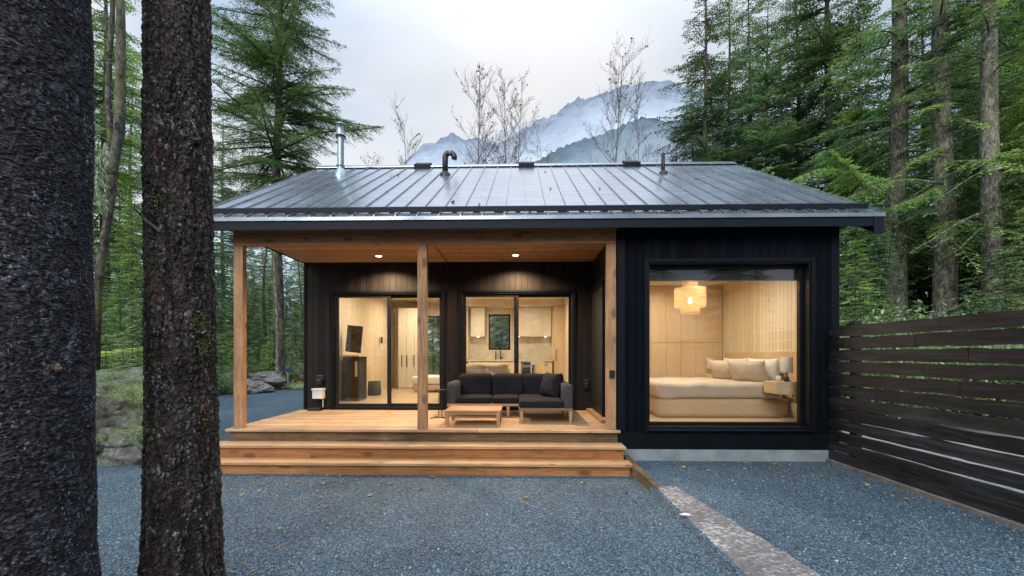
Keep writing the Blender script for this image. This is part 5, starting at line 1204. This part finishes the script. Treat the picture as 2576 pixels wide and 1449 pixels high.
for k in range(34):
    x = rg.uniform(-4.2, 1.3); y = -.6 - abs(rg.gauss(0, .6)); lay(x, y, ground_h(x, y)+.012, rg.uniform(.04, .085), 'fallen_leaf', 'dry fallen leaf on the gravel below the porch steps', 'leaf', 'fallen leaves below the steps')
for k in range(26):
    x = rg.uniform(2.0, 4.2); y = -.15 - abs(rg.gauss(0, .5)); lay(x, y, ground_h(x, y)+.012, rg.uniform(.04, .08), 'fallen_leaf', 'dry fallen leaf on the gravel below the bedroom window', 'leaf', 'fallen leaves below the bedroom')
for k in range(16):
    x = rg.uniform(-4.2, 4.4); y = rg.uniform(-.2, 3.2) if k > 5 else -.15; lay(x, y, roofz(y)+.012, rg.uniform(.05, .09), 'fallen_leaf', 'wet dead leaf stuck on the metal roof', 'leaf', 'dead leaves on the roof')
# pebbles: loose stones over the gravel sheet, nobody could count them
def stones():
    rg = np.random.default_rng(2); n = 42000
    y = CAMY + 1.7 + 4.6*rg.random(n)**1.5; w = (y-CAMY)*1.25; x = rg.uniform(-1, 1, n)*w
    ok = ~((y > -.62) & (x < 1.42) & (x > -4.7)) & ~((y > -.02) & (x > 1.3)) & ~((x > 1.42) & (x < 2.02) & (y < -1.2)) & ~((x > 1.36) & (x < 1.56) & (y > -1.35)) & (x < 4.22)
    x, y = x[ok], y[ok]; n = len(x); z = np.array([ground_h(a, b) for a, b in zip(x, y)])
    base = np.array([(1, 0, 0), (-1, 0, 0), (0, 1, 0), (0, -1, 0), (0, 0, 1), (0, 0, -1)], float)
    q = base[None]*rg.uniform(.6, 1.25, (n, 6, 1)); q[..., 2] *= .6
    a = rg.uniform(0, 6.28, n); ca, sa = np.cos(a)[:, None], np.sin(a)[:, None]
    tl = rg.uniform(-.6, .6, n)[:, None]; qz = q[..., 2]+q[..., 0]*tl
    s = (rg.uniform(.004, .0095, n)*(1+.6*(rg.random(n) > .96)))[:, None]
    V = np.stack([(q[..., 0]*ca-q[..., 1]*sa)*s+x[:, None], (q[..., 0]*sa+q[..., 1]*ca)*s+y[:, None], qz*s+z[:, None]+.002], -1).reshape(-1, 3)
    tri = np.array([(0,2,4), (2,1,4), (1,3,4), (3,0,4), (2,0,5), (1,2,5), (3,1,5), (0,3,5)])
    return np_mesh('loose_stones', V, (tri[None]+np.arange(n)[:, None, None]*6).reshape(-1, 3))
def litter():
    rg = np.random.default_rng(22); n = 5200
    y = np.concatenate([rg.uniform(-4.3, -.6, n//2), -.05-np.abs(rg.normal(0, .5, n//4)), rg.uniform(-4, -.2, n-n//2-n//4)])
    x = np.concatenate([rg.uniform(-4.2, -1.2, n//2), rg.uniform(2.0, 4.15, n//4), rg.uniform(-4, 4.1, n-n//2-n//4)])
    ok = ~((y > -.62) & (x < 1.55)); x, y = x[ok], y[ok]; n = len(x)
    P = np.stack([x, y, np.array([ground_h(a, b) for a, b in zip(x, y)])+.011], 1)
    D = norm(np.stack([rg.normal(0, 1, n), rg.normal(0, 1, n), rg.normal(0, .12, n)], 1)); l = rg.uniform(.006, .024, n)*(1+1.2*(rg.random(n) > .93))
    V, Fq = leaf_quads(P, D, norm(np.array([0, 0, 1.])+rg.normal(0, .2, (n, 3))), l, l*rg.uniform(.15, .6, n)); return np_mesh('litter', V, Fq)
o = link('litter', litter(), M['deadleaf']); tag(o, 'fine brown needles and bark crumbs scattered over the gravel', None, None, 'stuff')
t = NT('loose_stone'); g_ = t.n('ShaderNodeNewGeometry'); t.set(Base_Color=t.ramp(g_.outputs['Random Per Island'], [(0, (.036,.07,.10)), (.4, (.088,.155,.21)), (.75, (.15,.24,.305)), (.95, (.24,.34,.40)), (1, (.54,.60,.62))]), Roughness=.75)
o = link('gravel', stones(), t.m); tag(o, 'loose crushed stones lying on the gravel yard', None, None, 'stuff')
m = MB(); p = gp(1725, 1292, .02); bmx = bmesh.new(); o = rock('stone', (p.x, p.y, .024), (.044, .026, .010), plain('white_stone', (.52,.53,.55), .7, 0, .05, 20), 'small white stone lying on the left edge of the concrete strip', 5, None, 'stone')

# ================================================================== MOUNTAINS AND MIST
def ridge(name, pts, y0, depth_, mat, label, amp, seed, step=3.2):
    """a slope whose crest follows world points (x, z) at distance y0 and falls toward the valley"""
    xs = np.arange(pts[0][0], pts[-1][0], step); crest = np.interp(xs, [p[0] for p in pts], [p[1] for p in pts])
    rows = 46; V = []
    for j in range(rows):
        f = j/(rows-1); yy = y0-depth_*(1-f); zz = crest*(f**.75)
        Q = np.stack([xs*.02, np.full_like(xs, yy*.02), np.zeros_like(xs)], 1)
        rough = (fbm(Q*2.5, 4, seed)-.5)*amp*2 + (fbm(Q*22, 2, seed+7))*amp*.55
        V.append(np.stack([xs, np.full_like(xs, yy)+(fbm(Q, 3, seed+3)-.5)*depth_*.12, zz*1.0+rough*(.3+.7*f)], 1))
    spk = np.random.default_rng(seed).uniform(0, 1, len(xs))**2*amp*.75
    for q, kk in ((-1, 1), (-2, .8), (-3, .6)): V[q][:, 2] += np.roll(spk, q*5)*kk
    # far side
    V.append(np.stack([xs, np.full_like(xs, y0+60), crest*.3], 1)); rows += 1
    V = np.concatenate(V); nx = len(xs); i = np.arange(rows-1)[:, None]*nx; k = np.arange(nx-1)[None]
    me = np_mesh(name, V, np.stack([i+k, i+k+1, i+nx+k+1, i+nx+k], -1).reshape(-1, 4)); add_attr(me, 'crest', np.repeat(np.append((np.arange(46)/45)**.75, 1), nx))
    o = link(name, me, mat, None, True); return tag(o, label, None, None, 'structure')
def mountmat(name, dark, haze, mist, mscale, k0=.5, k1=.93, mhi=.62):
    """forest colour with blue haze painted in near the crest and mist painted in lower down"""
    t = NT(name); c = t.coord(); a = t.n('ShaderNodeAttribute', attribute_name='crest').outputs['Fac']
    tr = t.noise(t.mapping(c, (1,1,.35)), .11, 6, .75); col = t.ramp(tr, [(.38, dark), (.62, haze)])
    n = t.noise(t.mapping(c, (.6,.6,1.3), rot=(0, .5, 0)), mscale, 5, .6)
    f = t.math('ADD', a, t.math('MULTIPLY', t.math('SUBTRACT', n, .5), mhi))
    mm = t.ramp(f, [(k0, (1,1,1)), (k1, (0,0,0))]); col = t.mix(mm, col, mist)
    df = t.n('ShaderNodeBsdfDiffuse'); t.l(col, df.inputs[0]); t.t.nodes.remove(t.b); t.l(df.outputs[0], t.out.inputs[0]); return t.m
def WX(u, Y): return px(u, Y)
def WZ(u, v, Y): return at(u, v, Y).z
Y1 = 900
crest = [(-1500, 40)] + [(WX(u, Y1), WZ(u, v, Y1)) for u, v in ((960, 450), (1050, 396), (1095, 362), (1140, 342), (1175, 356), (1250, 366), (1330, 318), (1380, 295), (1430, 270), (1490, 246), (1545, 226), (1600, 212), (1640, 214), (1700, 222), (1900, 300), (2200, 330), (2700, 360))] + [(2200, 300)]
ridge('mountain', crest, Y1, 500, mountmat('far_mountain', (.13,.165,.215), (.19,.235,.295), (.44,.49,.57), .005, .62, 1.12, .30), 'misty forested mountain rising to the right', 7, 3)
Y2 = 420
crest = [(WX(u, Y2), WZ(u, v, Y2)) for u, v in ((1240, 440), (1340, 415), (1400, 388), (1450, 362), (1510, 342), (1580, 318), (1660, 295), (1800, 300), (2100, 380), (2300, 400), (2700, 420))] + [(1500, 160)]
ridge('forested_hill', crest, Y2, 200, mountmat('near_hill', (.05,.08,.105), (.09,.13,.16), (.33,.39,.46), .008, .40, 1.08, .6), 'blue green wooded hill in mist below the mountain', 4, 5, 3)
# drifting mist between hill and mountain
def mist(c, sx, sz, dens, seed):
    t = NT('drifting_mist'); co = t.coord('Generated'); n = t.noise(t.mapping(co, (2.2, 1, 1.4), loc=(seed, 0, 0)), 1.6, 6, .6)
    sp = t.n('ShaderNodeSeparateXYZ'); t.l(co, sp.inputs[0])
    ex = t.math('MULTIPLY', t.math('SUBTRACT', sp.outputs[0], .5), 2.0); ez = t.math('MULTIPLY', t.math('SUBTRACT', sp.outputs[2], .5), 2.0)
    r = t.math('SUBTRACT', 1.0, t.math('ADD', t.math('MULTIPLY', ex, ex), t.math('MULTIPLY', ez, ez)), clamp=True)
    f = t.math('MULTIPLY', t.math('MULTIPLY', r, t.ramp(n, [(.3, (0,0,0)), (.7, (1,1,1))])), dens, clamp=True)
    df = t.n('ShaderNodeBsdfDiffuse'); df.inputs[0].default_value = (.50,.55,.63,1); tl = t.n('ShaderNodeBsdfTranslucent'); tl.inputs[0].default_value = (.50,.55,.63,1)
    m1 = t.n('ShaderNodeMixShader'); m1.inputs[0].default_value = .5; t.l(df.outputs[0], m1.inputs[1]); t.l(tl.outputs[0], m1.inputs[2])
    tr = t.n('ShaderNodeBsdfTransparent'); m2 = t.n('ShaderNodeMixShader'); t.l(f, m2.inputs[0]); t.l(tr.outputs[0], m2.inputs[1]); t.l(m1.outputs[0], m2.inputs[2])
    t.t.nodes.remove(t.b); t.l(m2.outputs[0], t.out.inputs[0])
    n = 24; V = [(c[0]+(i/n-.5)*sx, c[1]+30*math.sin(i*.4)+20*math.sin(j*.7), c[2]+(j/n-.5)*sz) for j in range(n+1) for i in range(n+1)]
    Fq = [(j*(n+1)+i, j*(n+1)+i+1, (j+1)*(n+1)+i+1, (j+1)*(n+1)+i) for j in range(n) for i in range(n)]
    o = link('mist', np_mesh('mist', V, Fq), t.m, None, True); tag(o, 'low cloud drifting along the mountain side', None, None, 'structure')
p = at(1400, 380, 520); mist(p, 420, 90, .5, 1.3)
p = at(2300, 480, 330); mist(p, 500, 200, .8, 2.2)

# a wood closing the view on both sides (one mass), haze put into its colour
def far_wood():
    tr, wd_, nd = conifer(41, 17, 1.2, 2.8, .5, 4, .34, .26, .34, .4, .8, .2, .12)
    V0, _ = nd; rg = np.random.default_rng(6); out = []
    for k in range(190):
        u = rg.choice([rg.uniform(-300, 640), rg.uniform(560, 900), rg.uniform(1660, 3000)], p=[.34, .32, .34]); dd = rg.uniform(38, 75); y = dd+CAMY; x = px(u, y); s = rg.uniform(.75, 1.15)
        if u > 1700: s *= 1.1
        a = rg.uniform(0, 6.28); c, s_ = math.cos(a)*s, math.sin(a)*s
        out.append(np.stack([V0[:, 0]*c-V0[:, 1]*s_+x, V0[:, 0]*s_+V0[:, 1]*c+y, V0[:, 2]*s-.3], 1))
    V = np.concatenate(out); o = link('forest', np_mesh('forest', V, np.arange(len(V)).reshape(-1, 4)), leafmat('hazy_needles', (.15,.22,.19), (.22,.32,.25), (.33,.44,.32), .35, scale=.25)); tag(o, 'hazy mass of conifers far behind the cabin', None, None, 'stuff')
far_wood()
# undergrowth carpet
def carpet():
    rg = np.random.default_rng(8); out = []
    for (n, ua, ub, da, db) in ((34000, 520, 800, 17, 30), (20000, 150, 540, 9, 22), (30000, 2100, 2800, 8.5, 20)):
        u = rg.uniform(ua, ub, n); dd = rg.uniform(da, db, n)**1.0; y = dd+CAMY; xr = (u-CU)/F_; t = dd/(C_+xr*S_); x = t*(-S_+xr*C_)
        keep = (x < -6.3-.60*np.maximum(y, 0)-.2) | (y > 12.6) | ((x > 8.0) & (y > 4.5) & (x < 7.4+.9*(y-4))); x, y = x[keep], y[keep]; n = len(x)
        h = .42*fbm(np.stack([x*.8, y*.8, y*0], 1), 3, 3)**1.5*rg.random(n)*(1+1.2*(rg.random(n) > .8))
        P = np.stack([x, y, h+np.array([ground_h(a, b) for a, b in zip(x, y)])], 1); l = rg.uniform(.05, .16, n)
        v, _ = leaf_quads(P, norm(rg.normal(0, .7, (n, 3))+np.array([0, 0, .7])), norm(rg.normal(0, 1, (n, 3))), l, l*.5); out.append(v)
    V = np.concatenate(out); o = link('undergrowth', np_mesh('ug', V, np.arange(len(V)).reshape(-1, 4)), M['bush']); tag(o, 'low ferny undergrowth on the forest floor', None, None, 'stuff')
carpet()
# unseen trees added behind the viewer to keep bright sky out of the window reflection
for i in range(18):
    x = -14+i*2.6; o = dup(mid, (x, -27-3*math.sin(i*2.1), -.1), i*1.3, .95+.10*math.sin(i*3.7), 'conifer mirrored in the bedroom window, behind the viewer', 'conifers behind the viewer'); recol(o, M['bark'], M['needle'])

# ================================================================== SKY, LIGHT, CAMERA
world = bpy.data.worlds.new('World'); scene.world = world; world.use_nodes = True
nt = world.node_tree; bg = nt.nodes['Background']; N_ = nt.nodes.new; L_ = nt.links.new
sky = N_('ShaderNodeTexSky'); sky.sky_type = 'NISHITA'; sky.sun_disc = False; sky.sun_elevation = R(33); sky.sun_rotation = R(196)
tc = N_('ShaderNodeTexCoord'); mp = N_('ShaderNodeMapping'); mp.inputs['Scale'].default_value = (1, 1, 1.5); mp.inputs['Location'].default_value = (.35, .1, .2); L_(tc.outputs['Generated'], mp.inputs[0])
nz = N_('ShaderNodeTexNoise'); nz.inputs['Scale'].default_value = 2.0; nz.inputs['Detail'].default_value = 6; nz.inputs['Roughness'].default_value = .45; nz.inputs['Distortion'].default_value = .3; L_(mp.outputs[0], nz.inputs['Vector'])
rp = N_('ShaderNodeValToRGB'); L_(nz.outputs['Fac'], rp.inputs[0]); e = rp.color_ramp.elements
e[0].position = .36; e[0].color = (.46, .60, .80, 1); e[1].position = .66; e[1].color = (.95, .95, .97, 1); e.new(.50).color = (.74, .83, .94, 1)
# a brighter opening of cloud above the valley
dt = N_('ShaderNodeVectorMath'); dt.operation = 'DOT_PRODUCT'; nrm = N_('ShaderNodeVectorMath'); nrm.operation = 'NORMALIZE'; L_(tc.outputs['Generated'], nrm.inputs[0]); L_(nrm.outputs[0], dt.inputs[0])
dv = Vector((.13, .80, .50)).normalized(); dt.inputs[1].default_value = dv
mr = N_('ShaderNodeMapRange'); mr.interpolation_type = 'SMOOTHSTEP'; L_(dt.outputs['Value'], mr.inputs[0]); mr.inputs[1].default_value = .80; mr.inputs[2].default_value = 1.0; mr.inputs[3].default_value = 0; mr.inputs[4].default_value = .55
mx = N_('ShaderNodeMix'); mx.data_type = 'RGBA'; L_(mr.outputs[0], mx.inputs[0]); L_(rp.outputs[0], mx.inputs[6]); mx.inputs[7].default_value = (.96, .93, .92, 1)
sc_ = N_('ShaderNodeVectorMath'); sc_.operation = 'SCALE'; sc_.inputs['Scale'].default_value = .010; L_(sky.outputs[0], sc_.inputs[0])
ad = N_('ShaderNodeVectorMath'); ad.operation = 'ADD'; L_(mx.outputs[2], ad.inputs[0]); L_(sc_.outputs[0], ad.inputs[1])
# an overcast sky is about three times as bright overhead as near the horizon
sz = N_('ShaderNodeSeparateXYZ'); L_(nrm.outputs[0], sz.inputs[0]); zg = N_('ShaderNodeMapRange'); zg.interpolation_type = 'SMOOTHSTEP'; L_(sz.outputs[2], zg.inputs[0])
zg.inputs[1].default_value = .52; zg.inputs[2].default_value = .95; zg.inputs[3].default_value = 1; zg.inputs[4].default_value = 2.9
s3 = N_('ShaderNodeVectorMath'); s3.operation = 'SCALE'; L_(ad.outputs[0], s3.inputs[0]); L_(zg.outputs[0], s3.inputs['Scale'])
L_(s3.outputs[0], bg.inputs['Color']); bg.inputs['Strength'].default_value = .95
sl = bpy.data.lights.new('sun', 'SUN'); sl.energy = 2.5; sl.angle = R(36); sl.color = (1, .97, .93); so_ = bpy.data.objects.new('sun', sl); COL.objects.link(so_)
so_.rotation_euler = (R(57), 0, R(-16)); so_.location = (0, -10, 20)
cam = bpy.data.cameras.new('camera'); co = bpy.data.objects.new('camera', cam); COL.objects.link(co)
cam.sensor_width = 36; cam.lens = F_/2576*36; cam.shift_y = (CV-724.5)/2576; cam.clip_end = 6000; cam.clip_start = .05
co.location = (0, CAMY, CAMZ); co.rotation_euler = (R(90), 0, R(1.31)); scene.camera = co
scene.view_settings.view_transform = 'Standard'; scene.view_settings.look = 'None'; scene.view_settings.exposure = 0
scene.render.engine = 'CYCLES'; cy = scene.cycles; cy.use_denoising = True; cy.max_bounces = 8; cy.diffuse_bounces = 4; cy.glossy_bounces = 4; cy.transparent_max_bounces = 12; cy.transmission_bounces = 6
cy.sample_clamp_indirect = 6; cy.caustics_reflective = False; cy.caustics_refractive = False; cy.use_adaptive_sampling = True

def roof_debris():
    rg = np.random.default_rng(44); n = 2600
    cx = rg.uniform(X0+.1, X1-.1, 60); k = rg.integers(0, 60, n); x = cx[k]+rg.normal(0, .06, n); y = EY+.03+np.abs(rg.normal(0, .045, n)); far = rg.random(n) < .16
    y = np.where(far, rg.uniform(EY+.05, RY-.1, n), np.minimum(y, -.13)); x = np.where(far, rg.uniform(X0+.1, X1-.1, n), np.clip(x, X0+.05, X1-.05))
    P = np.stack([x, y, EZ+(y-EY)*SL+.006], 1); D = norm(np.stack([rg.normal(0, 1, n), rg.normal(0, 1, n)*.84, rg.normal(0, 1, n)*.1], 1)); D[:, 2] = D[:, 1]*SL; D = norm(D)
    l = rg.uniform(.008, .03, n); V, Fq = leaf_quads(P, D, np.tile(norm(np.array([0, -SL, 1.])), (n, 1)), l, l*rg.uniform(.2, .6, n)); return np_mesh('roof_litter', V, Fq)
o = link('litter', roof_debris(), M['iron']); tag(o, 'dark wet needles caught on the metal roof below the snow guard', None, None, 'stuff')
# ---- labels that tell look-alikes apart: counted from the left, as seen from the yard
ORD = 'first second third fourth fifth sixth seventh eighth ninth tenth eleventh twelfth thirteenth fourteenth fifteenth sixteenth seventeenth eighteenth nineteenth twentieth'.split()
def seen_u(o):
    x, y = o.location.x, o.location.y-CAMY; dp = y*C_-x*S_; return CU+F_*(x*C_+y*S_)/max(dp, .01) if dp > 0 else -9999
by = {}
for o in list(COL.objects):
    if o.parent is None and o.get('group') and o.get('category') in ('tree', 'sapling', 'shrub') and 'viewer' not in o['label']: by.setdefault(o['label'], []).append(o)
for lab, os_ in by.items():
    vis = sorted([o for o in os_ if -40 < seen_u(o) < 2616], key=seen_u)
    if len(os_) < 2: continue
    for i, o in enumerate(vis):
        if i < len(ORD): o['label'] = lab + ', ' + ORD[i] + ' from left'
